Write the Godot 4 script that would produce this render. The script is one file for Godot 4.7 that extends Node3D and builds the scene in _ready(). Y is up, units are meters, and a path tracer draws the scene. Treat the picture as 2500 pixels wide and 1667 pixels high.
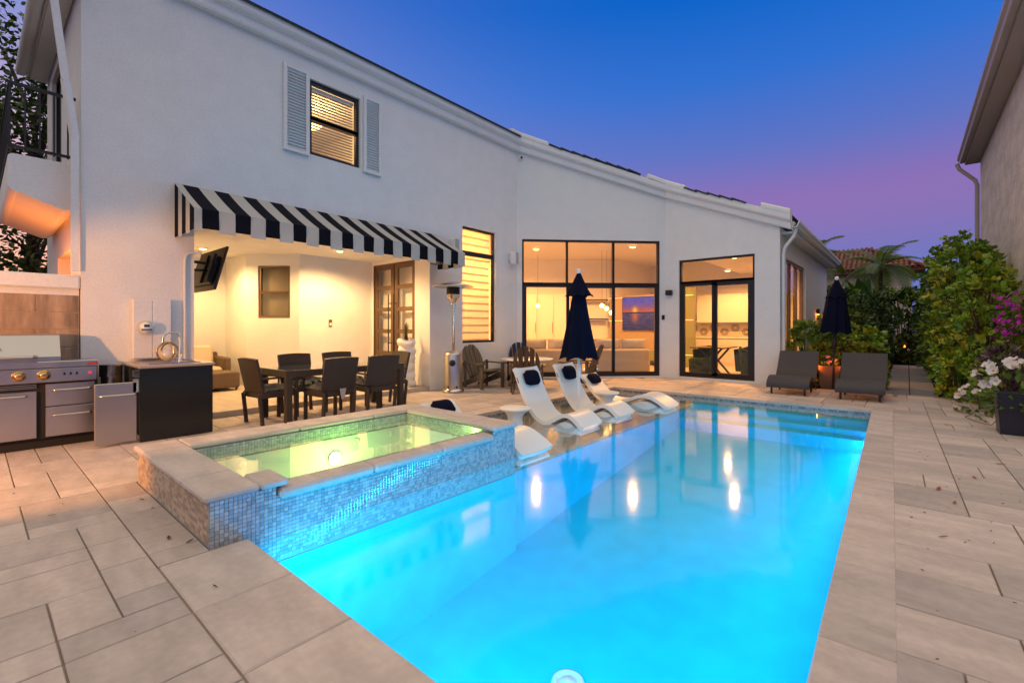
extends Node3D
# A pool courtyard at dusk: white stucco house, raised spa, pool, deck, planting.
# x runs to the right of the house front, -z runs along the pool away from the viewer, y is up, metres.

var M := {}
var taken := {}
var rng := RandomNumberGenerator.new()
const A0 := Vector3(-7.53, 0, -0.86)
const P1 := Vector3(-7.53, 0, -9.01)
const P2 := Vector3(-4.783, 0, -11.757)
const P3 := Vector3(-2.16, 0, -11.757)
const D_END := Vector3(-2.16, 0, -19.7)

func _ready() -> void:
	rng.seed = 77
	make_camera_and_light()
	make_materials()
	make_ground()
	make_deck()
	make_pool()
	make_spa()
	make_house()
	make_lanai()
	make_interior()
	make_left_side()
	make_neighbours()
	make_outdoor_kitchen()
	make_dining()
	make_patio_things()
	make_shelf_things()
	make_loungers()
	make_planting()
	make_small_things()

func make_camera_and_light() -> void:
	var cam := Camera3D.new()
	cam.name = "camera"
	cam.projection = Camera3D.PROJECTION_FRUSTUM
	cam.near = 0.05
	cam.far = 400.0
	cam.size = 1667.0 / 1130.0 * 0.05
	cam.frustum_offset = Vector2(0, -33.5 / 1130.0 * 0.05)
	cam.position = Vector3(0, 1.3, 0)
	cam.rotation_degrees = Vector3(0, 40.5, 0)
	add_child(cam)
	cam.current = true
	var env := Environment.new()
	env.background_mode = Environment.BG_SKY
	var sky := Sky.new()
	var pano := PanoramaSkyMaterial.new()
	pano.panorama = ImageTexture.create_from_image(sky_image())
	sky.sky_material = pano
	env.sky = sky
	env.background_energy_multiplier = 0.96
	env.tonemap_mode = Environment.TONE_MAPPER_LINEAR
	env.tonemap_exposure = 1.0
	env.sdfgi_enabled = true
	env.ssao_enabled = true
	env.ssil_enabled = true
	var we := WorldEnvironment.new()
	we.name = "world_environment"
	we.environment = env
	add_child(we)
	var sun := DirectionalLight3D.new()
	sun.name = "afterglow"
	sun.light_color = Color(1.0, 0.90, 0.55)
	sun.light_energy = 0.80
	sun.light_angular_distance = 128.0
	sun.shadow_enabled = true
	add_child(sun)
	sun.look_at_from_position(Vector3(0.5, 8.0, 1.9), Vector3.ZERO, Vector3.UP)

func sky_image() -> Image:
	# colours by height above the horizon (degrees), linear
	var keys := [[-90.0, Color(0.10, 0.10, 0.16)], [-1.0, Color(0.10, 0.12, 0.2)], [0.0, Color(0.16, 0.19, 0.50)], [5.0, Color(0.15, 0.20, 0.56)], [10.0, Color(0.19, 0.18, 0.52)], [14.0, Color(0.20, 0.17, 0.52)],
		[19.0, Color(0.11, 0.18, 0.58)], [26.0, Color(0.03, 0.17, 0.66)], [34.0, Color(0.0, 0.13, 0.61)], [50.0, Color(0.0, 0.095, 0.48)], [90.0, Color(0.0, 0.07, 0.36)]]
	var w := 512
	var h := 256
	var im := Image.create(w, h, false, Image.FORMAT_RGBF)
	for j in h:
		var e := 90.0 - (j + 0.5) / h * 180.0
		var k := 0
		while k < keys.size() - 2 and e > keys[k + 1][0]:
			k += 1
		var t: float = clampf((e - keys[k][0]) / (keys[k + 1][0] - keys[k][0]), 0.0, 1.0)
		var base: Color = keys[k][1].lerp(keys[k + 1][1], t)
		for i in w:
			var az := wrapf((i + 0.5) / w * 360.0, -180.0, 180.0)   # 0 = -z, 90 = +x
			var c := base
			if e > -1.0:
				# last glow where the sun went down (towards -x), and a faint pink belt
				var da := absf(wrapf(az + 92.0, -180.0, 180.0))
				var g := exp(-da * da / 1400.0) * exp(-pow(maxf(e, 0.0) / 20.0, 1.5))
				var warm := Color(1.5, 0.62, 0.22).lerp(Color(1.1, 0.78, 0.78), clampf(e / 18.0, 0.0, 1.0))
				c = c.lerp(warm, clampf(g, 0.0, 0.92))
				var pink := exp(-pow((e - 12.5) / 4.5, 2.0)) * (0.5 + 0.5 * cos(deg_to_rad(az + 12.0)))
				c += Color(0.075, 0.0, -0.03) * pink
			im.set_pixel(i, j, Color(maxf(c.r, 0), maxf(c.g, 0), maxf(c.b, 0)))
	return im

# ---------- helpers: nodes ----------
func numbered(parent: Node, called: String) -> String:
	var key := str(parent.get_instance_id()) + called
	var n: int = taken.get(key, 0)
	taken[key] = n + 1
	return called if n == 0 else "%s_%03d" % [called, n]

func thing(called: String, label: String, category: String, at := Vector3.ZERO, turn := 0.0, group := "") -> Node3D:
	var o := Node3D.new()
	o.name = numbered(self, called)
	add_child(o)
	o.position = at
	o.rotation.y = turn
	tag(o, label, category, group)
	return o

func tag(o: Node, label: String, category: String, group := "") -> void:
	o.set_meta("label", label)
	o.set_meta("category", category)
	if group != "":
		o.set_meta("group", group)

func mi(called: String, mesh: Mesh, m: Material, parent: Node, xf := Transform3D()) -> MeshInstance3D:
	var o := MeshInstance3D.new()
	o.name = numbered(parent, called)
	o.mesh = mesh
	o.material_override = m
	o.transform = xf
	parent.add_child(o, true)
	return o

func part(called: String, s: SurfaceTool, m: Material, parent: Node, xf := Transform3D()) -> MeshInstance3D:
	return mi(called, mesh_of(s), m, parent, xf)

func structure(called: String, s: SurfaceTool, m: Material) -> MeshInstance3D:
	var o := part(called, s, m, self)
	o.set_meta("kind", "structure")
	return o

func copy_of(o: Node3D, called: String, label: String, at: Vector3, turn: float) -> Node3D:
	var c: Node3D = o.duplicate()
	c.name = numbered(self, called)
	add_child(c)
	c.position = at
	c.rotation.y = turn
	c.set_meta("label", label)
	return c

func mesh_of(s: SurfaceTool) -> ArrayMesh:
	s.generate_normals()
	return s.commit()

func lamp(parent: Node, at: Vector3, c: Color, energy: float, size := 0.05) -> OmniLight3D:
	var l := OmniLight3D.new()
	l.name = numbered(parent, "lamp_glow")
	l.light_color = c
	l.light_energy = energy
	l.light_size = size
	l.omni_range = 30.0
	l.omni_attenuation = 2.0
	l.shadow_enabled = true
	l.position = at
	parent.add_child(l)
	return l

func downlight(parent: Node, at: Vector3, c: Color, energy: float, towards_dir := Vector3.DOWN, half := 82.0) -> void:
	var l := SpotLight3D.new()
	l.name = numbered(parent, "downlight_beam")
	l.light_color = c
	l.light_energy = energy
	l.light_size = 0.06
	l.spot_angle = half
	l.spot_angle_attenuation = 0.5
	l.spot_range = 30.0
	l.spot_attenuation = 2.0
	l.shadow_enabled = true
	l.position = at
	l.basis = Basis(Quaternion(Vector3.FORWARD, towards_dir))
	parent.add_child(l)

# ---------- helpers: shapes ----------
func flat() -> SurfaceTool:
	var s := SurfaceTool.new()
	s.begin(Mesh.PRIMITIVE_TRIANGLES)
	s.set_smooth_group(-1)
	return s

func tri(s: SurfaceTool, a: Vector3, b: Vector3, c: Vector3) -> void:
	s.add_vertex(a); s.add_vertex(c); s.add_vertex(b)

func quad(s: SurfaceTool, a: Vector3, b: Vector3, c: Vector3, d: Vector3) -> void:
	s.add_vertex(a); s.add_vertex(c); s.add_vertex(b)
	s.add_vertex(a); s.add_vertex(d); s.add_vertex(c)

func box(s: SurfaceTool, c: Vector3, z: Vector3, b := Basis()) -> void:
	var h := z * 0.5
	var p := []
	for i in 8:
		p.append(c + b * Vector3(h.x if i & 1 else -h.x, h.y if i & 2 else -h.y, h.z if i & 4 else -h.z))
	quad(s, p[4], p[5], p[7], p[6]); quad(s, p[1], p[0], p[2], p[3])
	quad(s, p[5], p[1], p[3], p[7]); quad(s, p[0], p[4], p[6], p[2])
	quad(s, p[6], p[7], p[3], p[2]); quad(s, p[0], p[1], p[5], p[4])

func span(s: SurfaceTool, a: Vector3, b: Vector3) -> void:
	box(s, (a + b) * 0.5, (b - a).abs())

func bev(s: SurfaceTool, c: Vector3, z: Vector3, r: float, b := Basis()) -> void:
	# box with chamfered edges
	var h := z * 0.5
	r = minf(r, minf(h.x, minf(h.y, h.z)) * 0.98)
	var i := h - Vector3(r, r, r)
	var P := func(sx: float, sy: float, sz: float, ax: int) -> Vector3:
		return c + b * Vector3(sx * (h.x if ax == 0 else i.x), sy * (h.y if ax == 1 else i.y), sz * (h.z if ax == 2 else i.z))
	for k in [-1.0, 1.0]:
		var q := [P.call(k, -1, -1, 0), P.call(k, 1, -1, 0), P.call(k, 1, 1, 0), P.call(k, -1, 1, 0)]
		if k > 0: quad(s, q[0], q[1], q[2], q[3])
		else: quad(s, q[3], q[2], q[1], q[0])
		q = [P.call(-1, k, -1, 1), P.call(-1, k, 1, 1), P.call(1, k, 1, 1), P.call(1, k, -1, 1)]
		if k > 0: quad(s, q[0], q[1], q[2], q[3])
		else: quad(s, q[3], q[2], q[1], q[0])
		q = [P.call(-1, -1, k, 2), P.call(1, -1, k, 2), P.call(1, 1, k, 2), P.call(-1, 1, k, 2)]
		if k > 0: quad(s, q[0], q[1], q[2], q[3])
		else: quad(s, q[3], q[2], q[1], q[0])
	for u in [-1.0, 1.0]:
		for v in [-1.0, 1.0]:
			var f: bool = u * v > 0
			var q := [P.call(u, v, -1, 0), P.call(u, v, -1, 1), P.call(u, v, 1, 1), P.call(u, v, 1, 0)]
			if f: quad(s, q[0], q[1], q[2], q[3])
			else: quad(s, q[3], q[2], q[1], q[0])
			q = [P.call(-1, u, v, 1), P.call(-1, u, v, 2), P.call(1, u, v, 2), P.call(1, u, v, 1)]
			if not f: quad(s, q[3], q[2], q[1], q[0])
			else: quad(s, q[0], q[1], q[2], q[3])
			q = [P.call(u, -1, v, 2), P.call(u, -1, v, 0), P.call(u, 1, v, 0), P.call(u, 1, v, 2)]
			if f: quad(s, q[0], q[1], q[2], q[3])
			else: quad(s, q[3], q[2], q[1], q[0])
			for w in [-1.0, 1.0]:
				if u * v * w > 0: tri(s, P.call(u, v, w, 0), P.call(u, v, w, 1), P.call(u, v, w, 2))
				else: tri(s, P.call(u, v, w, 0), P.call(u, v, w, 2), P.call(u, v, w, 1))

func tube(s: SurfaceTool, pts: Array, rad, n := 8, caps := true) -> void:
	# round bar through points; rad is a number or one radius for each point
	var rings := []
	var side := Vector3.ZERO
	for k in pts.size():
		var a: Vector3 = pts[maxi(k - 1, 0)]
		var b: Vector3 = pts[mini(k + 1, pts.size() - 1)]
		var d := (b - a).normalized()
		if k == 0:
			side = d.cross(Vector3.UP if absf(d.y) < 0.9 else Vector3.RIGHT).normalized()
		side = (side - d * side.dot(d)).normalized()
		var up := d.cross(side)
		var r: float = rad[k] if rad is Array else rad
		var ring := []
		for i in n:
			var t := TAU * i / n
			ring.append(pts[k] + (side * cos(t) + up * sin(t)) * r)
		rings.append(ring)
	s.set_smooth_group(1)
	for k in rings.size() - 1:
		for i in n:
			quad(s, rings[k][i], rings[k][(i + 1) % n], rings[k + 1][(i + 1) % n], rings[k + 1][i])
	s.set_smooth_group(-1)
	if caps:
		for i in range(1, n - 1):
			tri(s, rings[0][0], rings[0][i + 1], rings[0][i])
			var z: Array = rings[-1]
			tri(s, z[0], z[i], z[i + 1])

func lathe(s: SurfaceTool, prof: Array, n := 24, c := Vector3.ZERO, b := Basis()) -> void:
	# profile of Vector2(radius, height), from bottom to top
	s.set_smooth_group(1)
	for k in prof.size() - 1:
		for i in n:
			var q := []
			for e in [[k, i], [k, i + 1], [k + 1, i + 1], [k + 1, i]]:
				var t: float = TAU * e[1] / n
				var p: Vector2 = prof[e[0]]
				q.append(c + b * Vector3(cos(t) * p.x, p.y, -sin(t) * p.x))
			if prof[k].x < 1e-5: tri(s, q[0], q[2], q[3])
			elif prof[k + 1].x < 1e-5: tri(s, q[0], q[1], q[2])
			else: quad(s, q[0], q[1], q[2], q[3])
	s.set_smooth_group(-1)

func prism(s: SurfaceTool, poly: Array, depth: float, xf := Transform3D()) -> void:
	# polygon in its own xy plane, pushed out along z from -depth/2 to depth/2
	var pv := PackedVector2Array(poly)
	if not Geometry2D.is_polygon_clockwise(pv):
		pass
	else:
		pv.reverse()
	var idx := Geometry2D.triangulate_polygon(pv)
	var h := depth * 0.5
	for k in range(0, idx.size(), 3):
		var a := pv[idx[k]]
		var b := pv[idx[k + 1]]
		var c := pv[idx[k + 2]]
		tri(s, xf * Vector3(a.x, a.y, h), xf * Vector3(b.x, b.y, h), xf * Vector3(c.x, c.y, h))
		tri(s, xf * Vector3(a.x, a.y, -h), xf * Vector3(c.x, c.y, -h), xf * Vector3(b.x, b.y, -h))
	for k in pv.size():
		var a := pv[k]
		var b := pv[(k + 1) % pv.size()]
		quad(s, xf * Vector3(a.x, a.y, -h), xf * Vector3(b.x, b.y, -h), xf * Vector3(b.x, b.y, h), xf * Vector3(a.x, a.y, h))

func skin(s: SurfaceTool, rows: Array, thick: float, smooth := true) -> void:
	# sheet of given thickness through a grid of points (rows of equal length)
	var nr := rows.size()
	var nc: int = rows[0].size()
	var back := []
	for r in nr:
		var line := []
		for c in nc:
			var du: Vector3 = rows[r][mini(c + 1, nc - 1)] - rows[r][maxi(c - 1, 0)]
			var dv: Vector3 = rows[mini(r + 1, nr - 1)][c] - rows[maxi(r - 1, 0)][c]
			line.append(rows[r][c] - du.cross(dv).normalized() * thick)
		back.append(line)
	s.set_smooth_group(1 if smooth else -1)
	for r in nr - 1:
		for c in nc - 1:
			quad(s, rows[r][c], rows[r][c + 1], rows[r + 1][c + 1], rows[r + 1][c])
	if smooth: s.set_smooth_group(2)
	for r in nr - 1:
		for c in nc - 1:
			quad(s, back[r][c + 1], back[r][c], back[r + 1][c], back[r + 1][c + 1])
	s.set_smooth_group(-1)
	for c in nc - 1:
		quad(s, back[0][c], back[0][c + 1], rows[0][c + 1], rows[0][c])
		quad(s, rows[-1][c], rows[-1][c + 1], back[-1][c + 1], back[-1][c])
	for r in nr - 1:
		quad(s, rows[r][0], rows[r + 1][0], back[r + 1][0], back[r][0])
		quad(s, back[r][-1], back[r + 1][-1], rows[r + 1][-1], rows[r][-1])

func sweep(s: SurfaceTool, pts: Array, outs: Array, prof: Array) -> void:
	# profile points (out, up) carried along pts; outs gives the outward direction at each point
	for k in pts.size() - 1:
		for i in prof.size():
			var p: Vector2 = prof[i]
			var q: Vector2 = prof[(i + 1) % prof.size()]
			quad(s, pts[k] + outs[k] * p.x + Vector3.UP * p.y, pts[k + 1] + outs[k + 1] * p.x + Vector3.UP * p.y,
				pts[k + 1] + outs[k + 1] * q.x + Vector3.UP * q.y, pts[k] + outs[k] * q.x + Vector3.UP * q.y)
	for e in [0, pts.size() - 1]:
		for i in range(1, prof.size() - 1):
			var a: Vector3 = pts[e] + outs[e] * prof[0].x + Vector3.UP * prof[0].y
			var b: Vector3 = pts[e] + outs[e] * prof[i].x + Vector3.UP * prof[i].y
			var c: Vector3 = pts[e] + outs[e] * prof[i + 1].x + Vector3.UP * prof[i + 1].y
			if e == 0: tri(s, a, b, c)
			else: tri(s, a, c, b)

func wall(s: SurfaceTool, x0: float, x1: float, y0: float, y1: float, holes: Array, th: float) -> void:
	# wall in its own plane: x along, y up, outer face at z = 0, inner face at z = -th; holes are [x0, y0, x1, y1]
	var xs := [x0, x1]
	var ys := [y0, y1]
	for h in holes:
		xs.append_array([h[0], h[2]])
		ys.append_array([h[1], h[3]])
	xs.sort(); ys.sort()
	var solid := func(i: int, j: int) -> bool:
		if i < 0 or j < 0 or i >= xs.size() - 1 or j >= ys.size() - 1: return false
		var mx: float = (xs[i] + xs[i + 1]) * 0.5
		var my: float = (ys[j] + ys[j + 1]) * 0.5
		if mx < x0 or mx > x1 or my < y0 or my > y1: return false
		for h in holes:
			if mx > h[0] and mx < h[2] and my > h[1] and my < h[3]: return false
		return true
	for i in xs.size() - 1:
		for j in ys.size() - 1:
			if xs[i + 1] - xs[i] < 1e-6 or ys[j + 1] - ys[j] < 1e-6 or not solid.call(i, j): continue
			var a := Vector3(xs[i], ys[j], 0)
			var b := Vector3(xs[i + 1], ys[j], 0)
			var c := Vector3(xs[i + 1], ys[j + 1], 0)
			var d := Vector3(xs[i], ys[j + 1], 0)
			var t := Vector3(0, 0, -th)
			quad(s, a, b, c, d)
			quad(s, b + t, a + t, d + t, c + t)
			if not solid.call(i - 1, j): quad(s, a + t, a, d, d + t)
			if not solid.call(i + 1, j): quad(s, b, b + t, c + t, c)
			if not solid.call(i, j - 1): quad(s, a + t, b + t, b, a)
			if not solid.call(i, j + 1): quad(s, d, c, c + t, d + t)

func frame_at(p: Vector3, q: Vector3) -> Transform3D:
	# axes of a facade from p to q: x along it, y up, z outwards
	var e := (q - p)
	e.y = 0
	e = e.normalized()
	return Transform3D(Basis(e, Vector3.UP, e.cross(Vector3.UP)), p)

func bars(s: SurfaceTool, x0: float, y0: float, x1: float, y1: float, w: float, d: float, z := 0.0) -> void:
	# rectangular frame of bars w wide and d deep, outer size given, front face at z
	box(s, Vector3(x0 + w / 2, (y0 + y1) / 2, z - d / 2), Vector3(w, y1 - y0, d))
	box(s, Vector3(x1 - w / 2, (y0 + y1) / 2, z - d / 2), Vector3(w, y1 - y0, d))
	box(s, Vector3((x0 + x1) / 2, y0 + w / 2, z - d / 2), Vector3(x1 - x0 - 2 * w, w, d))
	box(s, Vector3((x0 + x1) / 2, y1 - w / 2, z - d / 2), Vector3(x1 - x0 - 2 * w, w, d))

func pane_mesh(x0: float, y0: float, x1: float, y1: float, z: float) -> SurfaceTool:
	var s := flat()
	quad(s, Vector3(x0, y0, z), Vector3(x1, y0, z), Vector3(x1, y1, z), Vector3(x0, y1, z))
	return s

# ---------- materials ----------
func lin(r: float, g: float, b: float) -> Color:
	return Color(r, g, b).linear_to_srgb()

func sm(key: String, c: Color, rough: float, metal := 0.0, spec := 0.5) -> StandardMaterial3D:
	var m := StandardMaterial3D.new()
	m.resource_name = key
	m.albedo_color = c
	m.roughness = rough
	m.metallic = metal
	m.metallic_specular = spec
	m.cull_mode = BaseMaterial3D.CULL_DISABLED
	M[key] = m
	return m

func noise_image(seed_: int, freq: float, oct: int, n: int, lo: float, hi: float, sx := 1.0, sy := 1.0, ridged := false) -> Image:
	# seamless grey noise, values between lo and hi, stretched by whole repeats
	var fn := FastNoiseLite.new()
	fn.seed = seed_
	fn.noise_type = FastNoiseLite.TYPE_SIMPLEX_SMOOTH
	fn.frequency = freq
	fn.fractal_type = FastNoiseLite.FRACTAL_RIDGED if ridged else FastNoiseLite.FRACTAL_FBM
	fn.fractal_octaves = oct
	var src := fn.get_seamless_image(int(n / sx), int(n / sy))
	src.convert(Image.FORMAT_L8)
	src.resize(n, n, Image.INTERPOLATE_CUBIC)
	var d := src.get_data()
	var out := PackedByteArray()
	out.resize(d.size())
	for i in d.size():
		out[i] = clampi(int(255.0 * (lo + (hi - lo) * d[i] / 255.0)), 0, 255)
	return Image.create_from_data(n, n, false, Image.FORMAT_L8, out)

func tex(im: Image) -> ImageTexture:
	var c := im.duplicate() as Image
	c.convert(Image.FORMAT_RGB8)
	return ImageTexture.create_from_image(c)

func mixed(a: Image, b: Image) -> Image:
	# product of two grey images
	var da := a.get_data()
	var db := b.get_data()
	var out := PackedByteArray()
	out.resize(da.size())
	for i in da.size():
		out[i] = int(da[i] * db[i] / 255.0)
	return Image.create_from_data(a.get_width(), a.get_height(), false, Image.FORMAT_L8, out)

func world_mapped(m: StandardMaterial3D, metres: float) -> void:
	m.uv1_triplanar = true
	m.uv1_world_triplanar = true
	m.uv1_scale = Vector3.ONE / metres

func own_mapped(m: StandardMaterial3D, metres: float) -> void:
	m.uv1_triplanar = true
	m.uv1_scale = Vector3.ONE / metres

func relief(m: StandardMaterial3D, t: Texture2D, cm: float) -> void:
	m.heightmap_enabled = true
	m.heightmap_texture = t
	m.heightmap_scale = cm

func glow(key: String, c: Color, energy: float) -> StandardMaterial3D:
	var m := sm(key, c, 0.5)
	m.emission_enabled = true
	m.emission = c
	m.emission_energy_multiplier = energy
	return m

func pane(key: String, c: Color, alpha: float, rough := 0.0) -> StandardMaterial3D:
	c.a = alpha
	var m := sm(key, c, rough)
	m.transparency = BaseMaterial3D.TRANSPARENCY_ALPHA
	return m

func make_materials() -> void:
	var fine := noise_image(3, 0.16, 3, 512, 0.0, 1.0)
	var fine_t := tex(fine)
	var blotch := noise_image(5, 0.008, 5, 512, 0.975, 1.0)
	var stucco_t := tex(mixed(blotch, noise_image(6, 0.09, 3, 512, 0.95, 1.0)))
	var m := sm("stucco", lin(0.80, 0.79, 0.77), 0.95, 0, 0.2)
	m.albedo_texture = stucco_t
	world_mapped(m, 1.7)
	relief(m, fine_t, 0.12)
	m = sm("stucco_beige", lin(0.80, 0.70, 0.61), 0.95, 0, 0.2)
	m.albedo_texture = tex(mixed(noise_image(15, 0.01, 5, 512, 0.87, 1.0, 2.0, 1.0), noise_image(16, 0.06, 4, 512, 0.9, 1.0)))
	world_mapped(m, 2.2)
	relief(m, tex(noise_image(17, 0.03, 4, 512, 0.0, 1.0, 1.0, 2.0)), 1.6)
	m = sm("trim_white", lin(0.78, 0.78, 0.77), 0.6)
	m.albedo_texture = stucco_t
	world_mapped(m, 2.3)
	m = sm("trim_tan", lin(0.46, 0.38, 0.32), 0.45)
	m.albedo_texture = stucco_t
	world_mapped(m, 1.9)
	# marble pavers: soft streaks, four tones
	var vein := mixed(noise_image(21, 0.006, 5, 1024, 0.88, 1.0, 4.0, 1.0), noise_image(22, 0.02, 4, 1024, 0.93, 1.0))
	var vein_t := tex(vein)
	var rough_t := tex(noise_image(25, 0.01, 4, 512, 0.45, 0.75))
	var tones := [[0.63, 0.525, 0.475], [0.57, 0.48, 0.44], [0.67, 0.56, 0.505], [0.51, 0.43, 0.40]]
	for k in 4:
		m = sm("paver%d" % k, lin(tones[k][0], tones[k][1], tones[k][2]), 1.0, 0, 0.35)
		m.albedo_texture = vein_t
		m.roughness_texture = rough_t
		world_mapped(m, 1.15 + 0.13 * k)
		m.uv1_offset = Vector3(0.31 * k, 0.17 * k, 0.47 * k)
		relief(m, fine_t, 0.1)
	m = sm("grout", lin(0.36, 0.29, 0.25), 0.95, 0, 0.2)
	m = sm("coping", lin(0.63, 0.545, 0.50), 1.0, 0, 0.35)
	m.albedo_texture = vein_t
	m.roughness_texture = rough_t
	world_mapped(m, 1.4)
	m = sm("lanai_tile", lin(0.62, 0.53, 0.44), 0.5, 0, 0.4)
	m.albedo_texture = vein_t
	world_mapped(m, 1.6)
	m = sm("plaster", lin(0.012, 0.56, 0.80), 0.9, 0, 0.2)
	m.albedo_texture = tex(noise_image(31, 0.012, 5, 512, 0.93, 1.0))
	world_mapped(m, 2.1)
	m = sm("plaster_white", lin(0.74, 0.76, 0.72), 0.9, 0, 0.2)
	m = sm("plaster_shelf", lin(0.50, 0.45, 0.38), 0.9, 0, 0.2)
	m.albedo_texture = tex(noise_image(33, 0.03, 5, 512, 0.75, 1.0))
	world_mapped(m, 1.3)
	# glass mosaic
	var gl := [[0.40, 0.42, 0.43], [0.34, 0.37, 0.38], [0.46, 0.47, 0.46], [0.27, 0.31, 0.33]]
	for k in 4:
		m = sm("mosaic%d" % k, lin(gl[k][0], gl[k][1], gl[k][2]), 0.12 + 0.05 * k, 0.1, 0.7)
	var st := [[0.50, 0.38, 0.28], [0.43, 0.32, 0.235], [0.55, 0.43, 0.33], [0.36, 0.27, 0.21]]
	for k in 4:
		m = sm("stone%d" % k, lin(st[k][0], st[k][1], st[k][2]), 0.7, 0, 0.4)
		m.albedo_texture = stucco_t
		world_mapped(m, 0.4)
	m = sm("tile_bed", lin(0.36, 0.35, 0.34), 0.9, 0, 0.2)
	m = sm("water", lin(0.02, 0.16, 0.22), 0.02)
	m = pane("pool_water", lin(0.0, 0.45, 0.62), 0.04, 0.07)
	m.normal_enabled = true
	var rip := noise_image(41, 0.012, 3, 512, 0.0, 1.0)
	rip.convert(Image.FORMAT_RGBA8)
	rip.bump_map_to_normal_map(1.2)
	m.normal_texture = ImageTexture.create_from_image(rip)
	m.normal_scale = 0.07
	world_mapped(m, 1.3)
	var w2 := pane("spa_water", lin(0.45, 0.6, 0.25), 0.05, 0.015)
	w2.normal_enabled = true
	w2.normal_texture = m.normal_texture
	w2.normal_scale = 0.05
	world_mapped(w2, 0.9)
	pane("glass", lin(0.8, 0.85, 0.85), 0.03)
	pane("glass_tint", lin(0.10, 0.12, 0.10), 0.35)
	pane("frosted", lin(0.75, 0.72, 0.6), 0.35, 0.2)
	# metals and frames
	sm("black_frame", lin(0.012, 0.011, 0.011), 0.35, 0.0, 0.5)
	sm("bronze_frame", lin(0.14, 0.085, 0.05), 0.4, 0.3, 0.5)
	sm("black_metal", lin(0.016, 0.016, 0.018), 0.5, 0.2)
	m = sm("steel", lin(0.50, 0.48, 0.46), 0.30, 1.0)
	m.roughness_texture = tex(noise_image(51, 0.004, 4, 512, 0.8, 1.0, 1.0, 8.0))
	m.roughness = 0.36
	own_mapped(m, 0.5)
	sm("steel_smooth", lin(0.64, 0.60, 0.54), 0.16, 1.0)
	sm("chrome", lin(0.75, 0.72, 0.68), 0.08, 1.0)
	sm("brass", lin(0.62, 0.40, 0.17), 0.25, 1.0)
	sm("dark_panel", lin(0.008, 0.011, 0.012), 0.22, 0.0, 0.5)
	sm("counter_stone", lin(0.33, 0.28, 0.25), 0.2, 0.0, 0.5)
	sm("dark_inside", lin(0.01, 0.009, 0.008), 0.8)
	# wood look tile
	m = sm("wood_tile", lin(0.62, 0.42, 0.27), 0.6)
	m.albedo_texture = tex(mixed(noise_image(61, 0.008, 5, 512, 0.6, 1.0, 1.0, 8.0), noise_image(62, 0.03, 3, 512, 0.85, 1.0, 1.0, 4.0)))
	world_mapped(m, 0.9)
	# woven resin
	var weave := Image.create(128, 128, false, Image.FORMAT_L8)
	for j in 128:
		for i in 128:
			var over := (int(i / 16.0) + int(j / 8.0)) % 2 == 0
			var u := absf(fmod(i, 16.0) - 7.5) / 8.0
			var v := absf(fmod(j, 8.0) - 3.5) / 4.0
			var hgt := (1.0 - v * v * 0.8) * (1.0 if over else 0.62) * (1.0 - 0.25 * u)
			weave.set_pixel(i, j, Color(hgt, hgt, hgt))
	var weave_t := tex(weave)
	for e in [["wicker_brown", 0.15, 0.098, 0.064], ["wicker_grey", 0.15, 0.125, 0.14], ["wicker_tan", 0.40, 0.25, 0.14]]:
		m = sm(e[0], lin(e[1], e[2], e[3]), 0.55, 0, 0.5)
		m.albedo_texture = weave_t
		own_mapped(m, 0.2)
		relief(m, weave_t, 0.5)
	# fabrics
	var cloth_t := tex(noise_image(71, 0.12, 3, 256, 0.82, 1.0))
	for e in [["navy", 0.004, 0.006, 0.022], ["canvas_black", 0.006, 0.007, 0.014], ["canvas_white", 0.58, 0.57, 0.52], ["cushion_cream", 0.62, 0.52, 0.40], ["sofa_fabric", 0.52, 0.42, 0.30], ["green_velvet", 0.02, 0.035, 0.006], ["grey_tag", 0.5, 0.5, 0.5]]:
		m = sm(e[0], lin(e[1], e[2], e[3]), 0.9, 0, 0.25)
		m.albedo_texture = cloth_t
		own_mapped(m, 0.35)
		if e[0] != "canvas_black" and e[0] != "navy":
			m.rim_enabled = true
			m.rim = 0.3
	(M["canvas_white"] as StandardMaterial3D).backlight_enabled = true
	(M["canvas_white"] as StandardMaterial3D).backlight = Color(0.35, 0.33, 0.28)
	m = sm("cushion_print", Color.WHITE, 0.9, 0, 0.2)
	m.albedo_texture = print_texture()
	own_mapped(m, 0.28)
	sm("white_resin", lin(0.76, 0.75, 0.72), 0.4, 0, 0.5)
	sm("white_gloss", lin(0.78, 0.76, 0.70), 0.2, 0, 0.5)
	for e in [["lumber_brown", 0.115, 0.075, 0.045], ["lumber_grey", 0.14, 0.11, 0.075], ["lumber_navy", 0.012, 0.02, 0.06]]:
		m = sm(e[0], lin(e[1], e[2], e[3]), 0.6, 0, 0.4)
		m.albedo_texture = tex(noise_image(81, 0.01, 4, 256, 0.75, 1.0, 1.0, 6.0)) if e[0] == "lumber_brown" else M["lumber_brown"].albedo_texture
		own_mapped(m, 0.5)
	# roofs
	m = sm("roof_dark", lin(0.035, 0.037, 0.042), 0.75)
	m.albedo_texture = stucco_t
	world_mapped(m, 0.6)
	m = sm("terracotta", lin(0.30, 0.105, 0.06), 0.8)
	m.albedo_texture = tex(noise_image(91, 0.03, 4, 256, 0.6, 1.0))
	world_mapped(m, 2.0)
	# interior
	m = sm("room_paint", lin(0.74, 0.70, 0.64), 0.9, 0, 0.2)
	m = sm("room_floor", lin(0.55, 0.46, 0.38), 0.35, 0, 0.4)
	m.albedo_texture = vein_t
	world_mapped(m, 2.0)
	sm("cabinet_white", lin(0.72, 0.68, 0.60), 0.35)
	sm("cabinet_tan", lin(0.34, 0.24, 0.15), 0.5)
	sm("panel_olive", lin(0.20, 0.20, 0.07), 0.5)
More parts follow.
